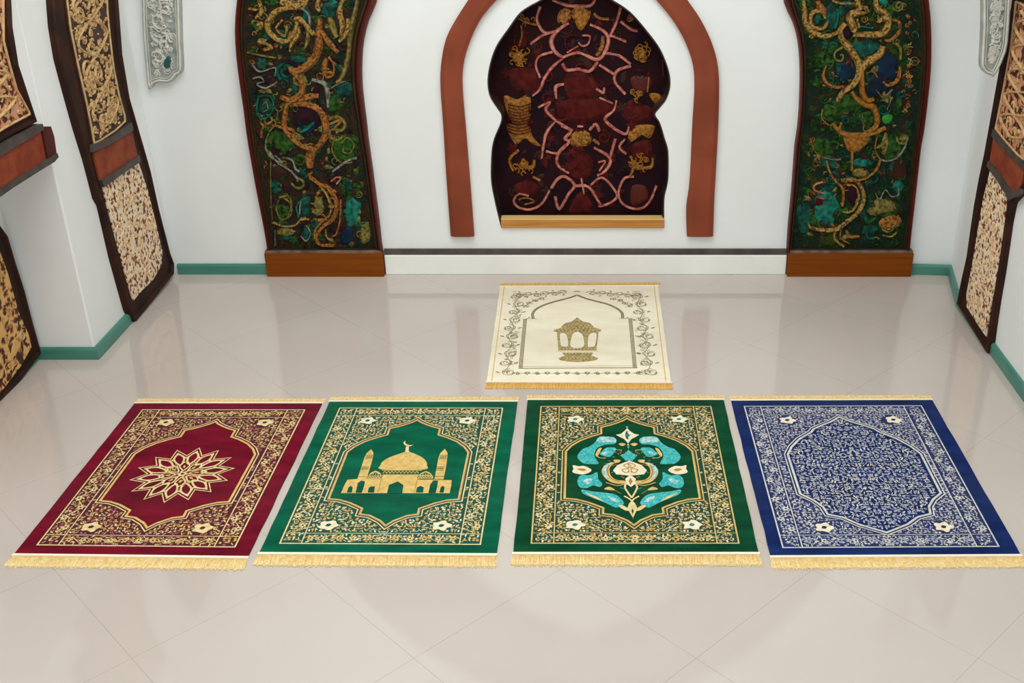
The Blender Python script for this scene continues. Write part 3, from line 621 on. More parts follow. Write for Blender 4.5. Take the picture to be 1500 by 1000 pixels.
st = [([(605, 0), (660, 22), (700, 30), (800, 30), (830, -10)], 20, 'pink'), ([(540, 32), (522, 100), (550, 160), (575, 172)], 17, 'pink'), ([(640, 160), (560, 182), (490, 230)], 16, 'pink'), ([(690, 120), (625, 165), (597, 220), (622, 275), (660, 300)], 24, 'pink'), ([(655, 302), (740, 275), (835, 312), (880, 270), (897, 205), (868, 160), (800, 128)], 22, 'pink'), ([(870, 185), (862, 250), (835, 290)], 26, 'copper_r'),
      ([(660, 305), (600, 355), (562, 410), (540, 465), (500, 500)], 19, 'pink'), ([(842, 322), (800, 372), (740, 362), (680, 366), (655, 330)], 18, 'pink'), ([(605, 272), (535, 295), (518, 345), (540, 405)], 14, 'pink'), ([(880, 278), (950, 290), (1012, 335)], 16, 'pink'), ([(1015, 345), (945, 370), (930, 425), (985, 492)], 17, 'pink'), ([(848, 338), (925, 388)], 15, 'pink'), ([(962, 38), (940, 115), (905, 192)], 17, 'pink'), ([(910, 185), (990, 218)], 14, 'pink'), ([(960, 110), (1010, 150), (1050, 162)], 16, 'pink'), ([(440, 130), (445, 180), (430, 240)], 12, 'copper_r'), ([(425, 95), (480, 120), (530, 130)], 14, 'copper_r'), ([(820, 70), (850, 95), (900, 100)], 18, 'copper_r'), ([(740, 185), (690, 185), (670, 225), (690, 270)], 11, 'maroon'), ([(760, 185), (800, 190), (790, 230), (760, 240), (740, 220)], 11, 'pink'), ([(680, 275), (740, 240)], 9, 'pink'),
      ([(665, 440), (622, 455), (625, 515)], 20, 'pink'), ([(832, 462), (870, 485), (875, 455)], 16, 'pink'), ([(800, 380), (860, 450), (920, 430)], 8, 'maroon'), ([(530, 562), (590, 535), (570, 575), (630, 635), (710, 682)], 19, 'pink'), ([(940, 522), (925, 575), (880, 625), (940, 680), (990, 700), (1005, 660)], 19, 'pink'), ([(850, 510), (920, 540)], 12, 'pink'), ([(675, 565), (705, 566)], 20, 'pink'), ([(735, 555), (750, 575), (770, 553)], 9, 'pink'), ([(795, 567), (845, 553)], 12, 'pink'), ([(735, 660), (765, 660)], 20, 'pink'), ([(800, 680), (830, 650), (850, 685)], 18, 'pink'),
      (q([(620, -10), (570, 60), (548, 185)]), 19, 'pink'), (q([(650, 15), (700, 42), (670, 80), (690, 100), (635, 160), (632, 220), (690, 262)]), 21, 'pink'), (q([(570, 148), (635, 162)]), 15, 'pink'), (q([(820, 128), (905, 182), (890, 240), (840, 275)]), 21, 'pink'), (q([(905, 185), (935, 80)]), 17, 'pink'), (q([(985, 82), (955, 125), (990, 162)]), 15, 'pink'), (q([(540, 60), (515, 80)]), 12, 'plum_r'), (q([(850, 110), (815, 85)]), 26, 'copper_r'),
      (q([(700, 170), (740, 205), (720, 240)]), 9, 'maroon'), (q([(770, 165), (800, 190), (780, 240)]), 9, 'maroon'), (q([(845, 205), (880, 200), (850, 250)]), 11, 'pink'), (q([(915, 265), (1000, 262)]), 8, 'plum_r'),
      (q([(480, 380), (430, 370), (402, 405), (425, 440), (490, 452), (550, 420), (590, 350)]), 15, 'pink'), (q([(600, 340), (630, 295), (670, 280), (720, 325), (690, 370), (640, 450), (618, 380)]), 18, 'pink'), (q([(720, 330), (790, 332), (840, 400), (860, 435)]), 18, 'pink'), (q([(755, 285), (770, 370)]), 19, 'pink'), (q([(805, 325), (860, 285), (910, 325), (942, 385), (890, 425), (845, 435)]), 15, 'pink'), (q([(1030, 280), (980, 290), (950, 365), (975, 425), (1050, 450), (1110, 415), (1150, 325)]), 15, 'pink'), (q([(430, 400), (470, 390), (510, 410), (460, 425)]), 10, 'copper_r'), (q([(500, 280), (540, 300)]), 16, 'copper_r'),
      (q([(400, 250), (380, 190), (430, 140)]), 18, 'ochre'), (q([(450, 230), (500, 230), (510, 190)]), 22, 'ochre'), (q([(1000, 200), (1050, 230), (1120, 230), (1130, 180)]), 22, 'ochre'), (q([(1010, 170), (1030, 220), (1010, 280)]), 18, 'ochre'), ([(1180, 310), (1185, 400)], 12, 'frame_red'), ([(1110, 400), (1100, 480)], 14, 'copper_r'), ([(980, 580), (1010, 615), (1050, 600)], 10, 'frame_red')]
strokes(s, c, W, st, PN)
for y in range(Q-100, Q+60, 16):
    strokes(s, c, W, [([(372, y), (430, y+12), (492, y-2)], 6, 'maroon', 0.017)], PN)
W = _W
mb.build('carved_tracery', root, org)
x0, x1 = W(734, 333)[0]+0.002, W(973, 333)[0]-0.002; z0, z1 = W(850, 333)[1], W(850, 320.5)[1]
mb = MB(); mb.box(x0, x1, YW-0.014, YW+0.045, z0+0.001, z1, 'sillwood'); o = mb.build('sill', root, org, bevel=0.002)
mb = MB(); mb.box(x0, x1, YW-0.012, YW+0.045, z1, z1+0.004, 'sill_edge'); mb.build('sill_top', root, org)

# ------------------------------------------------------------------ grey plaster lattices
def lattice(outline, plane, fn, label, org, seed, teal=None, deep=0.0):
    root = empty('plaster_lattice', org); tag(root, label, 'wall ornament', 'pale plaster lattices on the white walls')
    P = [plane(*p) for p in outline]; P = smooth(P, True, 2)
    mb = MB(); s = Sheet(mb, fn); s.slab(P, 'lat_edge', 0.0, 0.03)
    if deep: s.slab(P, 'plaster', -deep, 0.0)
    mb.build('backing', root, org)
    mb = MB(); s = Sheet(mb, fn); s.slab(offset_poly(P, 0.006), 'lat_ground', 0.03, 0.032)
    s.h0 = 0.0322; s.stroke(offset_poly(P, 0.009), 0.010, 'lat_relief', 0, 0.006, True)
    s.stroke(offset_poly(P, 0.020), 0.004, 'lat_relief', 0, 0.004, True)
    rng = random.Random(seed)
    inn = offset_poly(P, 0.02)
    litter(s, inn, 260, ['lat_relief'], rng, (0.008, 0.02), (0.003, 0.006), 0.004, ('curl', 'leaf', 'squig', 'curl'))
    litter(s, inn, 24, ['lat_relief'], rng, (0.03, 0.05), (0.007, 0.011), 0.009, ('curl', 'squig'))
    if teal: s.fill(smooth([plane(*p) for p in teal], True, 3), 'lat_teal', 0.002, 0.006)
    mb.build('tracery', root, org)
    return root
loL = [(206, -150), (210, -60), (211.5, 0), (213, 45), (217, 95), (221, 129), (229, 121), (238, 118), (247, 119), (256, 116), (262, 108), (270, 101), (268.5, 60), (267, 0), (266, -60), (264, -150)]
def capz(L): return L
lattice(loL, W, lambda a, b, h: (a, YW-h, b), 'pale grey plaster lattice hanging on the back wall near the left corner', (W(240, 100)[0], YW, W(240, 128)[1]), 21, [(243, 90), (247, 82), (252, 80), (255, 87), (252, 96), (246, 98)])
# right one hangs across the corner: plane through two verticals
d = ray(1479, 60); dv = (P2[0]-P1[0], P2[1]-P1[1])
tt = (P1[0]*dv[1]-YW*dv[0])/(d[0]*dv[1]-d[1]*dv[0]); xb, yb = d[0]*tt-0.012, d[1]*tt
YD = yb
def PD(x, y): return onY(x, y, YD)
fnD = lambda a, b, h: (a, YD-h, b)
loR = [(1437, -150), (1436, -60), (1435.5, 0), (1435.5, 40), (1433, 90), (1435, 98), (1440, 105), (1448, 108), (1452, 110), (1460, 98), (1467, 82), (1473, 60), (1477, 0), (1481, -60), (1487, -150)]
oR = (PD(1450, 108)[0], YD, PD(1450, 108)[1])
lattice(loR, PD, fnD, 'pale grey plaster lattice hanging across the right back corner', oR, 22)

# ------------------------------------------------------------------ framed panels on the side walls
def filigree(s, poly, rng, big, small, k):
    inn = offset_poly(poly, 0.012)
    s.stroke(offset_poly(poly, 0.006), 0.008, k, 0, 0.006, True)
    ym = sorted(p[1] for p in poly); z0, z1 = ym[1], ym[-1]
    mid = []
    for i in range(40):
        z = z0+0.05+(z1-z0-0.08)*i/39
        xs = []
        for a, b in zip(poly, poly[1:]+poly[:1]):
            if (a[1] > z) != (b[1] > z): xs.append(a[0]+(b[0]-a[0])*(z-a[1])/(b[1]-a[1]))
        if len(xs) >= 2:
            c, w = (min(xs)+max(xs))/2, (max(xs)-min(xs))/2; mid.append((c, z, w))
    for ph in (0.0, math.pi):
        s.stroke(smooth([(c+w*0.78*math.sin(i*0.42+ph), z) for i, (c, z, w) in enumerate(mid)], n=3), 0.009, k, 0, 0.010)
    litter(s, offset_poly(poly, 0.004), small, [k], rng, (0.006, 0.013), (0.004, 0.006), 0.006, ('curl', 'leaf', 'squig'))
    litter(s, inn, int(big*0.6), [k], rng, (0.024, 0.05), (0.007, 0.010), 0.009, ('curl', 'squig', 'curl'))
    litter(s, inn, int(small*0.7), [k], rng, (0.008, 0.022), (0.004, 0.006), 0.006, ('curl', 'squig', 'curl'))

def side_panel(X, sgn, outline, up, lo, belt, dk1, dk2, label, org_px, fm, upk, lok, seed, big=40, small=160, mid=None):
    """X wall plane, sgn +1 when the wall faces +x"""
    P = lambda p: onX(p[0], p[1], X)
    fn = (lambda a, b, h: (X+sgn*h, a, b))
    O = [P(p) for p in outline]
    O = [(a, max(b, 0.001)) for a, b in O]
    org = (X, P(org_px)[0], 0.0)
    root = empty('framed_side_panel', org); tag(root, label, 'wall panel', None)
    mb = MB(); s = Sheet(mb, fn); s.slab(O, fm, 0.0, 0.022)
    s.h0 = 0.0; Oi = offset_poly(O, 0.022)
    s.ring(O, Oi, fm, 0.02, 0.034, 0.024)
    mb.build('frame', root, org)
    rng = random.Random(seed)
    if up:
        U = [P(p) for p in up]; mb = MB(); s = Sheet(mb, fn); s.slab(U, 'fil_ground' if upk == 'fil_ground' else upk, 0.02, 0.027); s.h0 = 0.0272
        filigree(s, U, rng, big, small, 'fil_gold'); mb.build('upper_filigree', root, org)
    if lo:
        U = [P(p) for p in lo]; mb = MB(); s = Sheet(mb, fn); s.slab(U, lok, 0.02, 0.027); s.h0 = 0.0272
        k = 'cream_lat' if lok == 'pierced' else 'fil_gold'
        litter(s, offset_poly(U, 0.01), 70, [k], rng, (0.012, 0.03), (0.004, 0.007), 0.005, ('curl', 'squig'))
        mb.build('lower_filigree', root, org)
    if belt:
        mb = MB(); s = Sheet(mb, fn); s.slab([P(p) for p in belt], 'belt_red', 0.02, 0.032); b = mb.build('belt', root, org)
        for dk in (dk1, dk2):
            if dk:
                mb = MB(); s = Sheet(mb, fn); s.slab([P(p) for p in dk], 'belt_line', 0.02, 0.04); mb.build('moulding', b, (0, 0, 0) if False else org)
    return root

# left, beside the back corner
oA = [(67, 0), (70, 39), (78, 87), (90, 132), (105, 186), (120, 234), (135, 291), (141, 301), (159, 379), (180, 454), (188, 469), (189, 471), (246, 401), (246, 386), (240, 370), (223, 304), (211, 250), (195, 195), (180, 144), (169, 80), (165, 27), (163, 0), (163, -60), (164, -120), (70, -120), (66, -60)]
upA = [(87, -100), (87, -50), (87, 0), (92, 40), (100, 80), (108, 115), (117, 155), (124, 190), (128, 213), (140, 206), (160, 193), (175, 179), (174, 168), (166, 140), (158, 100), (153, 60), (149, 20), (148, 0), (147, -50), (147, -100)]
beltA = [(127, 224), (150, 210), (183, 191), (192, 228), (160, 250), (137, 266)]
d1A = [(124, 212), (124, 223), (150, 211), (183, 191), (181, 179), (150, 200)]
d2A = [(136, 264), (140, 274), (165, 256), (195, 236), (192, 227), (160, 249)]
loA = [(142, 274), (165, 258), (195, 238), (203, 262), (210, 284), (220, 325), (230, 368), (229, 388), (216, 410), (200, 425), (190, 437), (187, 441), (180, 418), (168, 375), (156, 330), (148, 300)]
side_panel(XA, 1, oA, upA, loA, beltA, d1A, d2A, 'brown framed filigree panel with russet belt on the left wall beside the back corner', (189, 472), 'frame_dark', 'fil_ground', 'pierced', 31, 64, 200)
# right wall
oC = [(1500, -60), (1492, 12), (1482, 60), (1473, 110), (1463, 165), (1452, 225), (1444, 262), (1437, 300), (1431, 340), (1426, 375), (1418, 410), (1411, 445), (1456, 517), (1461, 480), (1467, 440), (1474, 400), (1480, 360), (1485, 325), (1491, 297), (1503, 284), (1516, 262), (1530, 190), (1540, 120), (1548, 50), (1552, -20)]
upC = [(1498, 0), (1490, 70), (1480, 125), (1470, 175), (1467, 189), (1478, 203), (1500, 228), (1510, 236), (1522, 180), (1532, 110), (1538, 20)]
beltC = [(1466, 199), (1480, 214), (1500, 236), (1512, 248), (1506, 278), (1494, 284), (1475, 258), (1460, 236)]
d1C = [(1467, 189), (1465, 199), (1480, 215), (1500, 237), (1513, 249), (1515, 240), (1500, 227), (1480, 204)]
d2C = [(1460, 235), (1458, 243), (1474, 265), (1486, 284), (1490, 294), (1506, 284), (1507, 276), (1494, 280), (1478, 256)]
loC = [(1459, 250), (1474, 270), (1483, 287), (1480, 335), (1473, 380), (1466, 425), (1458, 460), (1453, 493), (1438, 471), (1424, 449), (1424, 430), (1432, 390), (1441, 335), (1449, 290)]
side_panel(XR, -1, oC, upC, loC, beltC, d1C, d2C, 'brown framed panel with pierced cream ornament and russet belt on the right wall', (1456, 516), 'frame_dark', 'pierced_rose', 'pierced', 32, 6, 30)
# lower panel on the recessed left wall (runs out of view)
oD = [(0, 345), (12, 385), (25, 425), (38, 475), (50, 517), (20, 560), (-40, 640), (-120, 700), (-150, 560), (-150, 300), (-70, 250)]
loD = [(-8, 372), (2, 400), (18, 457), (33, 490), (37, 508), (22, 535), (-5, 570), (-60, 632), (-110, 640), (-125, 540), (-125, 320), (-65, 285)]
side_panel(XB, 1, oD, None, loD, None, None, None, 'brown framed amber filigree panel low on the left wall, nearest the camera', (50, 525), 'frame_dark', None, 'pierced_amber', 33)
# upper panel on the springing arch block, with the projecting belt
oE = [(4, -60), (4, 0), (6, 40), (15, 95), (30, 140), (43, 179), (0, 201), (-60, 238), (-100, 262), (-110, 150), (-110, -60)]
upE = [(-6, -40), (-5, 60), (4, 95), (14, 130), (32, 162), (34, 169), (0, 187), (-60, 224), (-90, 242), (-95, 150), (-95, -40)]
pE = side_panel(XA, 1, oE, upE, None, None, None, None, 'brown framed filigree panel above the projecting russet belt at the left edge', (46, 190), 'frame_dark', 'pierced_rose', None, 34, 14, 90)
def capital():
    P = lambda p: onX(p[0], p[1], XA); fn = lambda a, b, h: (XA+h, a, b)
    org = (XA, P((65, 232))[0], P((65, 232))[1]); root = empty('projecting_belt', org)
    tag(root, 'russet projecting belt with dark mouldings wrapping the pier at the left edge', 'moulding')
    prof = [(-60, 252), (0, 215), (45, 188), (60, 192), (65, 228), (40, 246), (0, 271), (-60, 312)]
    mb = MB(); s = Sheet(mb, fn); s.slab([P(p) for p in prof], 'belt_red', 0.0, 0.04); mb.build('belt', root, org, bevel=0.004)
    mb = MB(); s = Sheet(mb, fn); s.slab([P(p) for p in [(-60, 240), (0, 203), (44, 181), (46, 190), (0, 217), (-60, 254)]], 'belt_line', 0.0, 0.05); mb.build('upper_moulding', root, org, bevel=0.003)
    mb = MB(); s = Sheet(mb, fn); s.slab([P(p) for p in [(-60, 305), (0, 265), (40, 241), (60, 227), (66, 224), (68, 230), (62, 237), (40, 250), (0, 275), (-60, 316)]], 'belt_line', 0.0, 0.05); mb.build('lower_moulding', root, org, bevel=0.003)
    mb = MB(); s = Sheet(mb, fn); s.slab([P(p) for p in [(44, 186), (57, 185), (62, 200), (66, 228), (53, 233), (47, 205)]], 'frame_red', 0.0, 0.048); mb.build('end_block', root, org, bevel=0.003)
capital()

# ------------------------------------------------------------------ rugs
def hom(src, dst):
    A = []
    for (x, y), (u, v) in zip(src, dst):
        A.append([x, y, 1, 0, 0, 0, -u*x, -u*y, -u]); A.append([0, 0, 0, x, y, 1, -v*x, -v*y, -v])
    return np.linalg.svd(np.array(A, float))[2][-1].reshape(3, 3)
def ap(Hm, x, y):
    q = Hm@np.array([x, y, 1.0]); return (q[0]/q[2], q[1]/q[2])
MED_A = [(.5, .870), (.53, .842), (.565, .822), (.60, .806), (.645, .790), (.645, .742), (.68, .728), (.74, .695), (.785, .655), (.813, .612), (.813, .292), (.75, .285), (.70, .268), (.645, .240), (.647, .203), (.59, .193), (.54, .165), (.5, .127)]
MED_B = [(.5, .882), (.56, .838), (.61, .812), (.655, .785), (.672, .762), (.74, .712), (.79, .655), (.82, .60), (.82, .34), (.77, .30), (.74, .262), (.73, .214), (.665, .195), (.61, .155), (.55, .128), (.5, .106)]
TOP = 0.0064
class Rug:
    def __init__(s, name_label, corners, fieldk, darkk, threads, seed, fk='fringe', fr_bot=17, fr_top=8):
        g = [ground(*p) for p in corners]              # BL BR TR TL on the floor
        s.W = 0.5*(math.dist(g[0], g[1])+math.dist(g[3], g[2])); s.L = 0.5*(math.dist(g[0], g[3])+math.dist(g[1], g[2]))
        cx = sum(p[0] for p in g)/4; cy = sum(p[1] for p in g)/4
        s.org = (cx, cy, 0.0)
        s.Hg = hom([(0, 0), (s.W, 0), (s.W, s.L), (0, s.L)], g)
        s.Hp = hom(corners, [(0, 0), (s.W, 0), (s.W, s.L), (0, s.L)])
        s.root = empty('prayer_rug', s.org); tag(s.root, name_label, 'rug', 'prayer rugs laid out on the tiled floor')
        s.rng = random.Random(seed); s.field = fieldk; s.dark = darkk; s.th = threads; s.fk = fk
        s.mb = MB(); W_, L_ = s.W, s.L
        s.sh = Sheet(s.mb, s.fn)
        # slightly uneven edges
        n = 14; e = lambda: s.rng.uniform(-0.0015, 0.0015)
        out = [(W_*i/n, e()) for i in range(n)]+[(W_+e(), L_*i/n) for i in range(n)]+[(W_-W_*i/n, L_+e()) for i in range(n)]+[(e(), L_-L_*i/n) for i in range(n)]
        s.sh.slab(out, fieldk, 0.0, 0.0055, side=darkk)
        s.sh.slab(offset_poly(out, 0.003), fieldk, 0.005, 0.006, side=darkk)
        s.sh.h0 = TOP
    def fn(s, a, b, h):
        q = s.Hg@np.array([a, b, 1.0]); return (q[0]/q[2], q[1]/q[2], h)
    def uv(s, u, v): return (u*s.W, v*s.L)
    def px(s, x, y): return ap(s.Hp, x, y)
    def med(s, half):
        R = [s.uv(*p) for p in half]; Lh = [s.uv(1-u, v) for u, v in half[1:-1]]
        return R+Lh[::-1]
    def done(s, fr_bot=0.068, fr_top=0.05):
        s.mb.build('pile', s.root, s.org)
        s.fringe(0, -1, fr_bot); s.fringe(s.L, 1, fr_top)
    def fringe(s, t0, sg, ln):
        mb = MB(); sh = Sheet(mb, s.fn); r = s.rng; Wd = s.W
        bt = 0.009
        sh.slab([(-0.004, t0-sg*0.002), (Wd+0.004, t0-sg*0.002), (Wd+0.004, t0+sg*bt), (-0.004, t0+sg*bt)], 'binding', 0.0, 0.0068)
        sh.slab([(-0.003, t0+sg*bt), (Wd+0.003, t0+sg*bt), (Wd+0.006, t0+sg*(ln*0.86)), (-0.006, t0+sg*(ln*0.86))], s.fk, 0.0, 0.0025)
        nn = int(Wd/0.0042); drift = r.uniform(-0.004, 0.006)
        for i in range(nn+1):
            x = Wd*i/nn; a = r.gauss(drift, 0.004); l = ln*r.uniform(0.9, 1.04); w = r.uniform(0.0042, 0.0062)
            P = [(x, t0+sg*bt*0.8), (x+a*0.3, t0+sg*(bt+(l-bt)*0.35)), (x+a*0.8, t0+sg*(bt+(l-bt)*0.7)), (x+a+r.gauss(0, 0.001), t0+sg*l)]
            hs = [0.0045, 0.0035, 0.003, 0.001]; vs = []
            for (p, h, ww) in zip(P, hs, (1, 1.1, 1.0, 0.6)):
                vs += [s.fn(p[0]-w*ww/2, p[1], 0.0008), s.fn(p[0], p[1], h+0.0015), s.fn(p[0]+w*ww/2, p[1], 0.0008)]
            fs = []
            for j in range(3):
                for c in range(2): fs.append((3*j+c, 3*j+c+1, 3*j+c+4, 3*j+c+3))
            mb.add(vs, fs, s.fk)
        mb.build('fringe', s.root, s.org)
    # --- shared frame pattern
    def frame(s, k, half, k_in, pink=None, dens=0.0125, w=0.005, u0=.071, u1=.927, v0=.048, v1=.944, iu0=.163, iu1=.838, iv0=.104, iv1=.883):
        sh = s.sh; th = s.th
        P = lambda u, v: s.uv(u, v)
        outer = [P(u0, v0), P(u1, v0), P(u1, v1), P(u0, v1)]
        inner = [P(iu0, iv0), P(iu1, iv0), P(iu1, iv1), P(iu0, iv1)]
        med = s.med(half)
        # darker ground inside the frame, outside the medallion
        fl, tr = tess([outer, med if area(med) < 0 else med[::-1]])
        s.mb.add([s.fn(p[0], p[1], 0.0062) for p in fl], tr, s.dark)
        sh.stroke(outer, w, k, 0.0004, 0, True)
        for a, b in (((iu0, v0), (iu0, v1)), ((iu1, v0), (iu1, v1))): sh.stroke([P(*a), P(*b)], w*0.8, k, 0.0004)
        for a, b in (((iu0, iv0), (iu1, iv0)), ((iu0, iv1), (iu1, iv1))): sh.stroke([P(*a), P(*b)], w*0.6, k, 0.0004)
        for dv, (a, b) in ((-0.004, ((u0, iv0), (iu0, iv0))), (0.0, ((iu1, iv0), (u1, iv0))), (0, ((u0, iv1), (iu0, iv1))), (0, ((iu1, iv1), (u1, iv1)))): sh.stroke([P(*a), P(*b)], w*0.45, k, 0.0003)
        sh.stroke(med, 0.0045, k, 0.0006, 0, True)
        sh.stroke(offset_poly(med, 0.0072), 0.0055, s.dark, 0.0004, 0, True)
        sh.stroke(offset_poly(med, 0.0125), 0.0085, k_in, 0.0006, 0, True)
        if pink: sh.stroke(offset_poly(med, 0.0100), 0.0018, pink, 0.0009, 0, True)
        # flowers at the four corners
        big = []
        for (u, v) in ((.25, .148), (.745, .148), (.245, .842), (.757, .842)):
            p = P(u, v); big.append(p)
            a = s.rng.uniform(-0.5, 0.5); pts = []
            for i in range(20):
                t = 2*math.pi*i/20; rr = 0.026*(1+0.16*math.cos(5*t+a)+s.rng.uniform(-.10, .10)); pts.append((p[0]+1.2*rr*math.cos(t), p[1]+rr*math.sin(t)))
            sh.fill(pts, th['big'], 0.0012)
            sh.leaf(p, 0.4, 0.022, 0.019, th['bigc'], 0.0016)
        # side vines
        for (ua, ub) in ((u0, iu0), (iu1, u1)):
            um = (ua+ub)/2; vine = []
            for i in range(81):
                v = v0+.07+(v1-v0-.14)*i/80; vine.append(P(um+(ub-ua)*0.22*math.sin(i/80*13*math.pi), v))
            sh.stroke(vine, 0.003, th['a'], 0.0002)
            for i in range(13):
                c = vine[min(80, int((i+.5)*80/13))]; sh.flower(c, 0.0155, th['b'], th['c'], 6, 0.0010, s.rng.uniform(0, 1))
        for (va, vb) in ((v0, iv0), (iv1, v1)):
            vm = (va+vb)/2; n = 11
            for i in range(n):
                u = iu0+(iu1-iu0)*(i+.5)/n; sh.flower(P(u, vm), 0.0135, th['b'] if i % 2 else th['a'], th['c'], 5, 0.0010, i)
            sh.stroke([P(iu0+(iu1-iu0)*i/60, vm+(vb-va)*0.25*math.sin(i/60*11*math.pi)) for i in range(61)], 0.0028, th['a'], 0.0002)
        # small stitches everywhere in border and spandrels
        sp = dens; nx_, ny_ = int(s.W*0.5/sp)+1, int(s.L/sp)+1
        for i in range(nx_):
            for j in range(ny_):
                p = ((i+0.5+s.rng.uniform(-.35, .35))*sp, (j+0.5+s.rng.uniform(-.35, .35))*sp)
                if not (outer[0][0]+0.010 < p[0] and outer[0][1]+0.009 < p[1] < outer[2][1]-0.009): continue
                dl = min(abs(p[0]-inner[0][0]), 9); 
                if dl < 0.0075: continue
                inx = p[0] > inner[0][0]
                if inx and min(abs(p[1]-inner[0][1]), abs(p[1]-inner[2][1])) < 0.006: continue
                if inx and inner[0][1] < p[1] < inner[2][1] and (inside(p, med) or pdist(p, med) < 0.009): continue
                if any(math.dist(p, b) < 0.034 for b in big): continue
                q = s.rng.random(); a = s.rng.uniform(0, 6.28); k = s.rng.choice(th['mix'])
                for mx in (0, 1):
                    pp = p if not mx else (s.W-p[0]+s.W*(u0+u1-1), p[1]); aa = a if not mx else math.pi-a
                    if q < 0.30: sh.leaf(pp, aa, sp*1.25, sp*0.55, k, 0.0)
                    elif q < 0.62: sh.curl(pp, aa, sp*0.46, sp*0.19, k, 0.0, 0, 0.85, 1 if not mx else -1, 8)
                    elif q < 0.82: sh.flower(pp, sp*0.5, k, th['c'] if q < .7 else None, 5, 0.0, aa)
                    else: sh.leaf(pp, aa, sp*1.5, sp*0.3, k, 0.0)
        return med, outer, inner

# --- crimson rug with star rosette
R = Rug('crimson prayer rug with gold star rosette, first from the left in the front row', [(21, 813), (363, 817), (472, 592), (198, 592)], 'red', 'reddk', dict(a='gold', b='gold2', c='reddk', big='gold2', bigc='reddk', mix=['gold', 'gold', 'gold2', 'pinkth']), 1)
med, *_ = R.frame('gold2', MED_A, 'gold')
c0 = R.uv(.503, .475); sh = R.sh
def ringpt(c, r, a): return (c[0]+r*math.cos(a), c[1]+r*math.sin(a))
NP = 14
for w, ro, ri, k in ((0.0042, 0.180, 0.128, 'gold2'), (0.0052, 0.156, 0.112, 'gold2')):
    pts = []
    for i in range(NP):
        a = math.pi/2+2*math.pi*i/NP; pts.append(ringpt(c0, ro, a)); pts.append(ringpt(c0, ri, a+math.pi/NP))
    sh.stroke(pts, w, k, 0.0003, 0, True)
for i in range(NP):
    a = math.pi/2+2*math.pi*i/NP; b = math.pi/NP*0.85
    petal = smooth([ringpt(c0, 0.147, a), ringpt(c0, 0.118, a+b*.78), ringpt(c0, 0.085, a+b*.72), ringpt(c0, 0.066, a), ringpt(c0, 0.085, a-b*.72), ringpt(c0, 0.118, a-b*.78)], True, 4)
    sh.stroke(petal, 0.0072, 'gold2', 0.0006, 0, True)
for i in range(8):
    a = 2*math.pi*i/8+0.2
    petal = smooth([ringpt(c0, 0.082, a), ringpt(c0, 0.06, a+.3), ringpt(c0, 0.032, a+.2), ringpt(c0, 0.024, a), ringpt(c0, 0.032, a-.2), ringpt(c0, 0.06, a-.3)], True, 4)
    sh.stroke(petal, 0.0055, 'gold2', 0.0008, 0, True)
    sh.leaf(ringpt(c0, 0.05, a), a, 0.022, 0.010, 'gold', 0.001)
sh.flower(c0, 0.024, 'gold2', 'reddk', 6, 0.001)
for i in range(30): sh.curl(ringpt(c0, R.rng.uniform(0.02, 0.085), R.rng.uniform(0, 6.28)), R.rng.uniform(0, 6), 0.008, 0.003, 'gold', 0.0003, 0, 0.8, 1, 8)
R.done()

# --- green rug with the mosque
R = Rug('green prayer rug with a gold domed mosque, second from the left in the front row', [(380, 811), (727, 813), (758, 589.5), (483, 589.5)], 'g1', 'g1dk', dict(a='gold', b='gold2', c='g1dk', big='cream', bigc='g1dk', mix=['gold', 'gold2', 'gold', 'gold2', 'cream']), 2)
R.frame('gold2', MED_A, 'gold', 'pinkth')
cz = zz(5.769, 440, 570); sh = R.sh
Z = lambda L: [R.px(*cz(*p)) for p in L]
G, D = 'gold', 'g1'
sh.fill(Z([(345, 890), (372, 825), (400, 776), (490, 770), (575, 770), (690, 770), (700, 732), (1005, 732), (995, 775), (1110, 775), (1280, 780), (1275, 830), (1262, 890)]), G, 0.0)
for hole in ([(395, 886), (405, 848), (425, 828), (444, 842), (436, 886)], [(468, 888), (488, 805), (515, 786), (548, 790), (540, 832), (520, 888)], [(570, 886), (580, 845), (600, 834), (632, 836), (624, 886)], [(733, 892), (750, 822), (825, 792), (872, 822), (862, 892)], [(977, 886), (987, 842), (1015, 830), (1045, 842), (1036, 886)], [(1083, 890), (1098, 820), (1125, 782), (1165, 785), (1158, 835), (1143, 890)], [(1176, 886), (1187, 842), (1207, 828), (1220, 842), (1211, 886)]):
    sh.fill(Z(hole), D, 0.0007)
sh.fill(smooth(Z([(690, 690), (678, 655), (700, 620), (760, 585), (830, 560), (885, 540), (905, 520), (925, 542), (970, 558), (1030, 588), (1066, 625), (1070, 655), (1048, 690)]), True, 3), G, 0.0002)
sh.stroke(Z([(690, 697), (1030, 697)]), 0.004, G, 0.0008)
sh.fill(Z([(695, 700), (1015, 700), (1005, 728), (698, 728)]), D, 0.0004)
zig = [(700+i*15, 704 if i % 2 else 725) for i in range(21)]
sh.stroke(Z(zig), 0.003, G, 0.0010)
for dx in (0, 1):
    sd = [(580, 738), (600, 716), (635, 700), (668, 712), (690, 738)] if not dx else [(1002, 740), (1025, 720), (1062, 704), (1098, 718), (1118, 745)]
    sh.fill(Z(sd), G, 0.0005); x0 = sd[0][0]; x1 = sd[-1][0]
    sh.fill(Z([(x0+12, 738), (x0+30, 726), ((x0+x1)/2, 716), (x1-30, 726), (x1-12, 738)]), D, 0.0010)
    sh.fill(Z([(x0-10, 742), (x1+2, 742), (x1+6, 768), (x0-18, 768)]), G, 0.0005)
    sh.stroke(Z([(x0-12+i*11, 748 if i % 2 else 762) for i in range(12)]), 0.003, D, 0.0011)
    for i in range(3): sh.stroke(Z([(x0+35+i*22, 738), (x0+38+i*20, 726)]), 0.003, G, 0.0013)
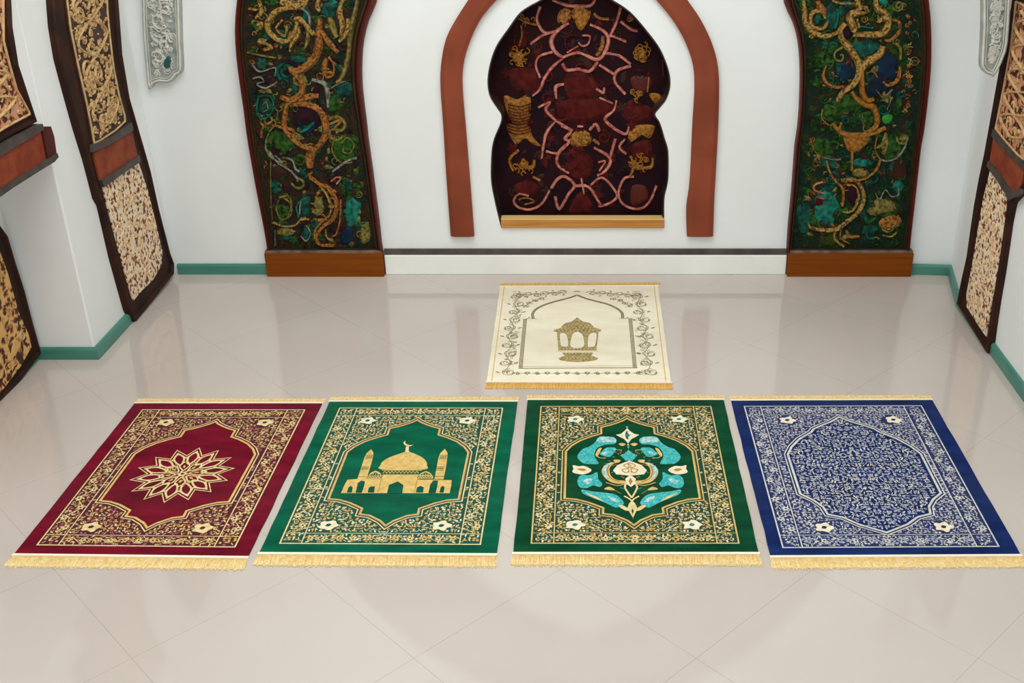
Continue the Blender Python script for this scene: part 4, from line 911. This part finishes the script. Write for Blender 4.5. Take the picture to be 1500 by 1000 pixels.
sh.fill(Z([(483, 772), (520, 660), (545, 585), (562, 552), (600, 518), (620, 552), (612, 600), (592, 670), (560, 772)]), G, 0.0003)
sh.fill(Z([(1134, 772), (1150, 690), (1166, 600), (1182, 555), (1222, 515), (1245, 552), (1240, 610), (1230, 680), (1211, 772)]), G, 0.0003)
for x, y in ((585, 585), (548, 680), (1210, 585), (1185, 682)):
    sh.stroke(Z([(x-32, y-14), (x+32, y-14)]), 0.0025, D, 0.0008); sh.stroke(Z([(x-36, y+14), (x+28, y+14)]), 0.0025, D, 0.0008)
    for i in range(3): sh.flower(R.px(*cz(x-20+i*18, y)), 0.006, D, G, 4, 0.0009)
sh.stroke(Z([(495, 752), (565, 752)]), 0.0022, D, 0.0009); sh.stroke(Z([(1137, 750), (1215, 750)]), 0.0022, D, 0.0009)
sh.stroke(Z([(698, 735), (655, 888)]), 0.0018, 'goldbase', 0.0009); sh.stroke(Z([(1000, 735), (962, 888)]), 0.0018, 'goldbase', 0.0009)
sh.fill(Z([(887, 545), (893, 498), (918, 498), (918, 545)]), 'gold2', 0.0009)
sh.fill(Z([(890, 448), (872, 462), (878, 482), (900, 496), (925, 498), (957, 484), (925, 486), (900, 478), (886, 466)]), 'gold2', 0.0011)
R.done()

# --- dark green rug with turquoise flowers
R = Rug('dark green prayer rug with a turquoise blossom medallion, left of the navy rug', [(752, 811), (1111, 811), (1060, 587), (773, 587)], 'g2', 'g2dk', dict(a='gold', b='gold2', c='g2dk', big='cream', bigc='tealth', mix=['gold', 'gold2', 'gold', 'gold', 'cream']), 3)
R.frame('gold', MED_A, 'gold', 'goldbase')
cz = zz(6.665, 820, 620); sh = R.sh
def Zs(L): return [R.px(*cz(*p)) for p in L]
ax = R.W*0.4975
def both(L, k, h=0.0, sm=True):
    P = Zs(L)
    if sm: P = smooth(P, True, 3)
    sh.fill(P, k, h); sh.fill([(2*ax-a, b) for a, b in P], k, h)
def bs(L, w, k, h=0.0, closed=False):
    P = smooth(Zs(L), closed, 4); sh.stroke(P, w, k, h, 0, closed); sh.stroke([(2*ax-a, b) for a, b in P], w, k, h, 0, closed)
def cent(L, k, h=0.0, sm=False):     # right half outline, mirrored
    P = Zs(L); P = P+[(2*ax-a, b) for a, b in P[::-1]]; sh.fill(P, k, h)
cent([(645, 45), (682, 85), (728, 116), (775, 124), (735, 148), (700, 165), (678, 195), (655, 228)], 'cream', 0.0)
cent([(648, 92), (686, 128), (654, 168)], 'tealth', 0.001)
both([(775, 180), (800, 150), (870, 142), (940, 145), (985, 195), (1050, 240), (1120, 265), (1180, 340), (1130, 402), (1060, 410), (980, 405), (1010, 340), (1000, 290), (960, 245), (880, 220), (800, 215)], 'turq')
both([(778, 180), (800, 152), (870, 144), (938, 148), (975, 190), (920, 205), (860, 200), (800, 205)], 'turqL', 0.001)
both([(790, 255), (880, 250), (930, 285), (958, 312), (910, 335), (860, 340), (825, 310)], 'turq')
both([(860, 295), (900, 290), (940, 312), (900, 322)], 'turqL', 0.001)
both([(930, 255), (965, 265), (1000, 320), (985, 340), (950, 290)], 'gold', 0.001)
bs([(900, 350), (960, 350), (985, 330)], 0.003, 'gold')
bs([(735, 275), (800, 270)], 0.003, 'gold')
cent([(655, 238), (675, 275), (710, 305), (760, 325), (735, 350), (712, 378)], 'turq')
cent([(660, 378), (720, 395), (800, 425), (850, 475), (822, 515), (740, 522), (680, 530)], 'cream', 0.0016)
bs([(680, 400), (740, 430), (700, 455), (760, 470), (730, 500), (690, 480)], 0.0042, 'goldbase', 0.0022)
bs([(672, 500), (672, 430)], 0.003, 'goldbase', 0.0022)
cent([(672, 410), (700, 430), (680, 450)], 'gold', 0.0024)
both([(765, 372), (830, 370), (820, 400), (860, 395), (930, 430), (962, 490), (925, 560), (850, 600), (745, 602), (740, 576), (830, 565), (880, 520), (878, 450), (830, 405), (780, 395)], 'gold', 0.0004)
both([(835, 400), (880, 405), (935, 440), (955, 490), (915, 555), (900, 540), (920, 490), (900, 440)], 'turqL', 0.0010)
bs([(880, 420), (905, 480), (880, 550), (800, 585)], 0.0045, 'goldbase', 0.0014)
both([(1058, 466), (1120, 430), (1180, 432), (1235, 422), (1232, 455), (1245, 492), (1160, 512), (1090, 496)], 'cream')
both([(1110, 468), (1150, 455), (1195, 462), (1150, 480)], 'goldbase', 0.001)
both([(1005, 490), (1080, 520), (1170, 520), (1212, 580), (1190, 640), (1120, 642), (1060, 618), (1000, 635), (970, 602), (1005, 555)], 'turq')
both([(1060, 560), (1120, 555), (1160, 590), (1110, 610)], 'turqL', 0.001)
both([(785, 782), (850, 712), (960, 690), (1080, 678), (1178, 660), (1170, 700), (1080, 742), (960, 792), (872, 836), (805, 815)], 'turq')
both([(985, 775), (1040, 735), (1100, 710), (1150, 690), (1080, 740)], 'gold2', 0.001)
both([(820, 780), (870, 740), (930, 730), (880, 780)], 'turqL', 0.001)
cent([(690, 525), (742, 560), (735, 612), (692, 642)], 'cream', 0.0026)
cent([(690, 550), (712, 585), (690, 618)], 'goldbase', 0.0032)
bs([(735, 600), (755, 640), (735, 690), (702, 745)], 0.007, 'gold2', 0.002)
bs([(740, 605), (830, 620), (935, 590)], 0.0035, 'gold', 0.0)
bs([(700, 790), (720, 760), (775, 728)], 0.006, 'gold2', 0.0022)
cent([(705, 770), (735, 800), (760, 850), (735, 900), (712, 948)], 'gold2', 0.0018)
cent([(708, 850), (722, 875), (710, 905)], 'g2', 0.0024)
both([(745, 860), (790, 820), (840, 815), (825, 840), (770, 870)], 'gold2', 0.001)
both([(690, 215), (730, 205), (760, 215), (725, 235)], 'gold')
both([(855, 665), (905, 632), (960, 655), (905, 665)], 'gold')
bs([(860, 665), (800, 700)], 0.0026, 'goldbase'); bs([(750, 660), (800, 640)], 0.006, 'tealth')
for i in range(26):
    a = R.rng.uniform(0, 6.28); rr = R.rng.uniform(.05, .11); p = (ax+rr*math.cos(a), R.L*.52+rr*1.2*math.sin(a)); 
    sh.leaf(p, a, 0.014, 0.004, 'goldbase', 0.0); sh.leaf((2*ax-p[0], p[1]), math.pi-a, 0.014, 0.004, 'goldbase', 0.0)
R.done()

# --- navy rug
R = Rug('navy blue prayer rug with a dense silver floral field, rightmost in the front row', [(1129, 816), (1495, 814), (1365, 587), (1071, 588)], 'blue', 'bluedk', dict(a='silver2', b='silver', c='bluedk', big='cream', bigc='bluedk', mix=['silver2', 'silver', 'silver']), 4)
med, *_ = R.frame('silver', MED_B, 'silver', None, 0.0118, u0=.057, u1=.929, v0=.042, v1=.951, iu0=.136, iu1=.841, iv0=.108, iv1=.885)
sh = R.sh; sp = 0.0140; R.rng.seed(9)
for i in range(int(R.W*0.5/sp)+1):
    for j in range(int(R.L/sp)+1):
        p = (R.W*0.4975-(i+.5+R.rng.uniform(-.3, .3))*sp, (j+.5+R.rng.uniform(-.3, .3))*sp)
        if not inside(p, med) or pdist(p, med) < 0.022: continue
        q = R.rng.random(); a = R.rng.uniform(0, 6.28); k = R.rng.choice(['silver2', 'silver', 'silver2', 'silver'])
        for mx in (0, 1):
            pp = p if not mx else (R.W*0.995-p[0], p[1]); aa = a if not mx else math.pi-a
            if q < .35: sh.curl(pp, aa, sp*.48, sp*.23, k, 0, 0, 0.85, 1-2*mx, 8)
            elif q < .6: sh.leaf(pp, aa, sp*1.3, sp*.55, k)
            elif q < .8: sh.flower(pp, sp*.48, k, 'bluedk', 5, 0, aa)
            else: sh.leaf(pp, aa, sp*1.5, sp*.28, k)
R.done()

# --- ivory rug with the lantern
R = Rug('ivory prayer rug with a bronze lantern under an arch, alone nearest the niche', [(713, 560), (983, 561), (964, 420), (733, 421)], 'white', 'binding', dict(), 5, 'fringe_w')
cz = zz(5, 700, 400); sh = R.sh
Z = lambda L: [R.px(*cz(*p)) for p in L]
def tri(L, w, gap, k='olive', sm=True):
    P = Z(L); P = smooth(P, False, 4) if sm else P
    n = len(P)
    for o in (-gap, 0, gap):
        Q_ = []
        for i in range(n):
            a, b = P[max(i-1, 0)], P[min(i+1, n-1)]; v = Vector((b[0]-a[0], b[1]-a[1])).normalized(); Q_.append((P[i][0]-v.y*o, P[i][1]+v.x*o))
        sh.stroke(Q_, w, k, 0.0002)
tri([(347, 345), (330, 520), (313, 706)], 0.0042, 0.0062, sm=False)
tri([(1116, 342), (1133, 520), (1150, 704)], 0.0042, 0.0062, sm=False)
sh.stroke(Z([(298, 706), (1168, 702)]), 0.006, 'olive', 0.0003); sh.stroke(Z([(298, 692), (1168, 688)]), 0.002, 'olive', 0.0003)
tri([(405, 340), (402, 305), (430, 270), (500, 236), (600, 207), (680, 186), (727, 168)], 0.004, 0.005)
tri([(1060, 338), (1055, 300), (1020, 268), (950, 236), (860, 212), (780, 190), (727, 168)], 0.004, 0.005)
for L in ([(330, 345), (362, 345)], [(378, 342), (430, 342)], [(1036, 340), (1086, 340)], [(1100, 341), (1134, 341)], [(362, 345), (378, 330)], [(1086, 340), (1100, 330)]): sh.stroke(Z(L), 0.004, 'olive', 0.0004)
# edge lines
sh.stroke([(0.022, 0.0), (0.020, R.L)], 0.004, 'fringe_w', 0.0002); sh.stroke([(R.W-0.022, 0.0), (R.W-0.020, R.L)], 0.004, 'fringe_w', 0.0002)
# lantern
sh.fill(Z([(727, 330), (742, 352), (775, 368), (815, 376), (845, 405), (900, 420), (903, 434), (850, 440), (727, 444), (605, 440), (555, 436), (558, 424), (612, 408), (640, 380), (690, 366), (714, 352)]), 'bronze', 0.0)
sh.fill(Z([(578, 440), (885, 440), (868, 574), (590, 574)]), 'bronze', 0.0001)
for hole in ([(598, 465), (612, 448), (640, 452), (658, 480), (662, 545), (625, 548), (606, 540)], [(680, 552), (684, 478), (700, 448), (727, 438), (755, 448), (775, 478), (775, 552)], [(805, 550), (806, 480), (825, 452), (855, 446), (872, 460), (860, 540), (835, 550)]):
    sh.fill(smooth(Z(hole), True, 3), 'white', 0.0008)
    sh.stroke(smooth(Z(hole), True, 3), 0.0022, 'olive', 0.001, 0, True)
sh.stroke(Z([(575, 580), (885, 580)]), 0.004, 'gold2', 0.0008)
sh.fill(Z([(618, 590), (842, 590), (830, 612), (882, 630), (868, 646), (800, 656), (730, 661), (660, 656), (600, 646), (590, 632), (635, 612)]), 'bronze', 0.0)
for (xa_, xb_, yy, st_) in ((565, 895, 432, 14), (600, 865, 565, 13), (622, 840, 600, 12), (600, 872, 636, 13), (640, 815, 395, 12), (615, 845, 412, 13)):
    x = xa_; i = 0
    while x < xb_:
        p = R.px(*cz(x, yy)); sh.flower(p, 0.0052, 'olive' if i % 2 else 'gold2', None, 4, 0.0012, i); x += st_; i += 1
sh.stroke(smooth(Z([(612, 408), (640, 380), (690, 366), (727, 340), (768, 366), (815, 376), (845, 405)]), False, 4), 0.003, 'olive', 0.0013)
sh.flower(R.px(*cz(727, 396)), 0.010, 'olive', 'gold2', 6, 0.0014)
# scrollwork border
def scrolls(path, n, r, flip=1):
    P = resample(smooth(Z(path), False, 6), n); sh.stroke([(p[0], p[1]) for p in smooth([(p[0]+(-1)**i*r*.3, p[1]) for i, p in enumerate(P)], False, 4)], 0.0026, 'olive', 0.0001)
    for i, p in enumerate(P):
        a, b = P[max(i-1, 0)], P[min(i+1, n-1)]; an = math.atan2(b[1]-a[1], b[0]-a[0])
        sg = 1 if i % 2 else -1
        off = (-math.sin(an)*r*0.35*sg, math.cos(an)*r*0.35*sg); c_ = (p[0]+off[0], p[1]+off[1])
        sh.curl(c_, an+math.pi, r, 0.0034, 'olive', 0.0002*(i % 3), 0, 1.25, sg, 16); sh.curl((c_[0], c_[1]), an+2.4, r*0.8, 0.0024, 'olive', 0.0001, 0, 0.5, sg, 9)
        sh.curl(c_, an+0.6, r*0.55, 0.0024, 'olive', 0.0002*(i % 3), 0, 0.7, -sg, 9)
        sh.leaf((c_[0]+r*0.5*math.cos(an+sg), c_[1]+r*0.5*math.sin(an+sg)), an, r*0.6, r*0.3, 'bronze', 0.0008)
        sh.leaf((p[0]-off[0]*3.0, p[1]-off[1]*3.0), an+sg, r*0.7, r*0.25, 'olive', 0.0007)
scrolls([(292, 180), (280, 290), (252, 370), (240, 470), (228, 570), (220, 650), (210, 735)], 10, 0.037)
scrolls([(1178, 180), (1190, 290), (1212, 370), (1230, 470), (1238, 570), (1246, 650), (1255, 735)], 10, 0.037)
scrolls([(300, 165), (400, 165), (500, 160), (620, 150)], 6, 0.030); scrolls([(840, 150), (960, 160), (1060, 165), (1160, 170)], 6, 0.030)
scrolls([(290, 742), (500, 742), (727, 742), (960, 742), (1170, 740)], 13, 0.014)
scrolls([(350, 250), (400, 215), (470, 195)], 4, 0.018); scrolls([(1110, 250), (1060, 215), (990, 195)], 4, 0.018)
sh.leaf(R.px(*cz(727, 142)), 0, 0.04, 0.016, 'bronze', 0.0006)
for i in range(150):
    v = R.rng.random(); side = R.rng.choice((0, 1)); p = R.uv(.09+.02*R.rng.random()*3+(.74*side), .06+.88*v)
    sh.curl(p, R.rng.uniform(0, 6), 0.010, 0.0022, 'olive', 0.0, 0, 0.8, 1, 8)
R.done(0.062, 0.055)

# ------------------------------------------------------------------ light
def area_light(name, loc, size, power, col=(1, 1, 1), rot=(0, 0, 0), sy=None):
    l = bpy.data.lights.new(name, 'AREA'); l.energy = power; l.color = col; l.size = size
    if sy: l.shape = 'RECTANGLE'; l.size_y = sy
    o = bpy.data.objects.new(name, l); o.location = loc; o.rotation_euler = rot; C.objects.link(o); return o
area_light('ceiling_light', (-0.6, 3.4, CEIL-0.02), 2.4, 68, (1, 1, 0.98), sy=1.8)
area_light('ceiling_light', (0.1, 1.2, CEIL-0.02), 3.0, 32, (1, 1, 0.985), sy=2.2)
w = bpy.data.worlds.new('world'); w.use_nodes = True; bpy.context.scene.world = w
w.node_tree.nodes['Background'].inputs[0].default_value = (0.95, 0.98, 1.0, 1); w.node_tree.nodes['Background'].inputs[1].default_value = 1.45

# ------------------------------------------------------------------ camera
cam = bpy.data.cameras.new('camera'); cam.sensor_width = 36; cam.lens = F/1500*36; cam.shift_x = -(CX-750)/1500; cam.clip_start = 0.05
co = bpy.data.objects.new('camera', cam); co.location = (0, 0, H); co.rotation_euler = (math.pi/2-TH, 0, 0); C.objects.link(co)
sc = bpy.context.scene; sc.camera = co
sc.view_settings.view_transform = 'Standard'; sc.view_settings.look = 'None'; sc.view_settings.gamma = 1; sc.view_settings.use_curve_mapping = False
sc.view_settings.exposure = 0.07
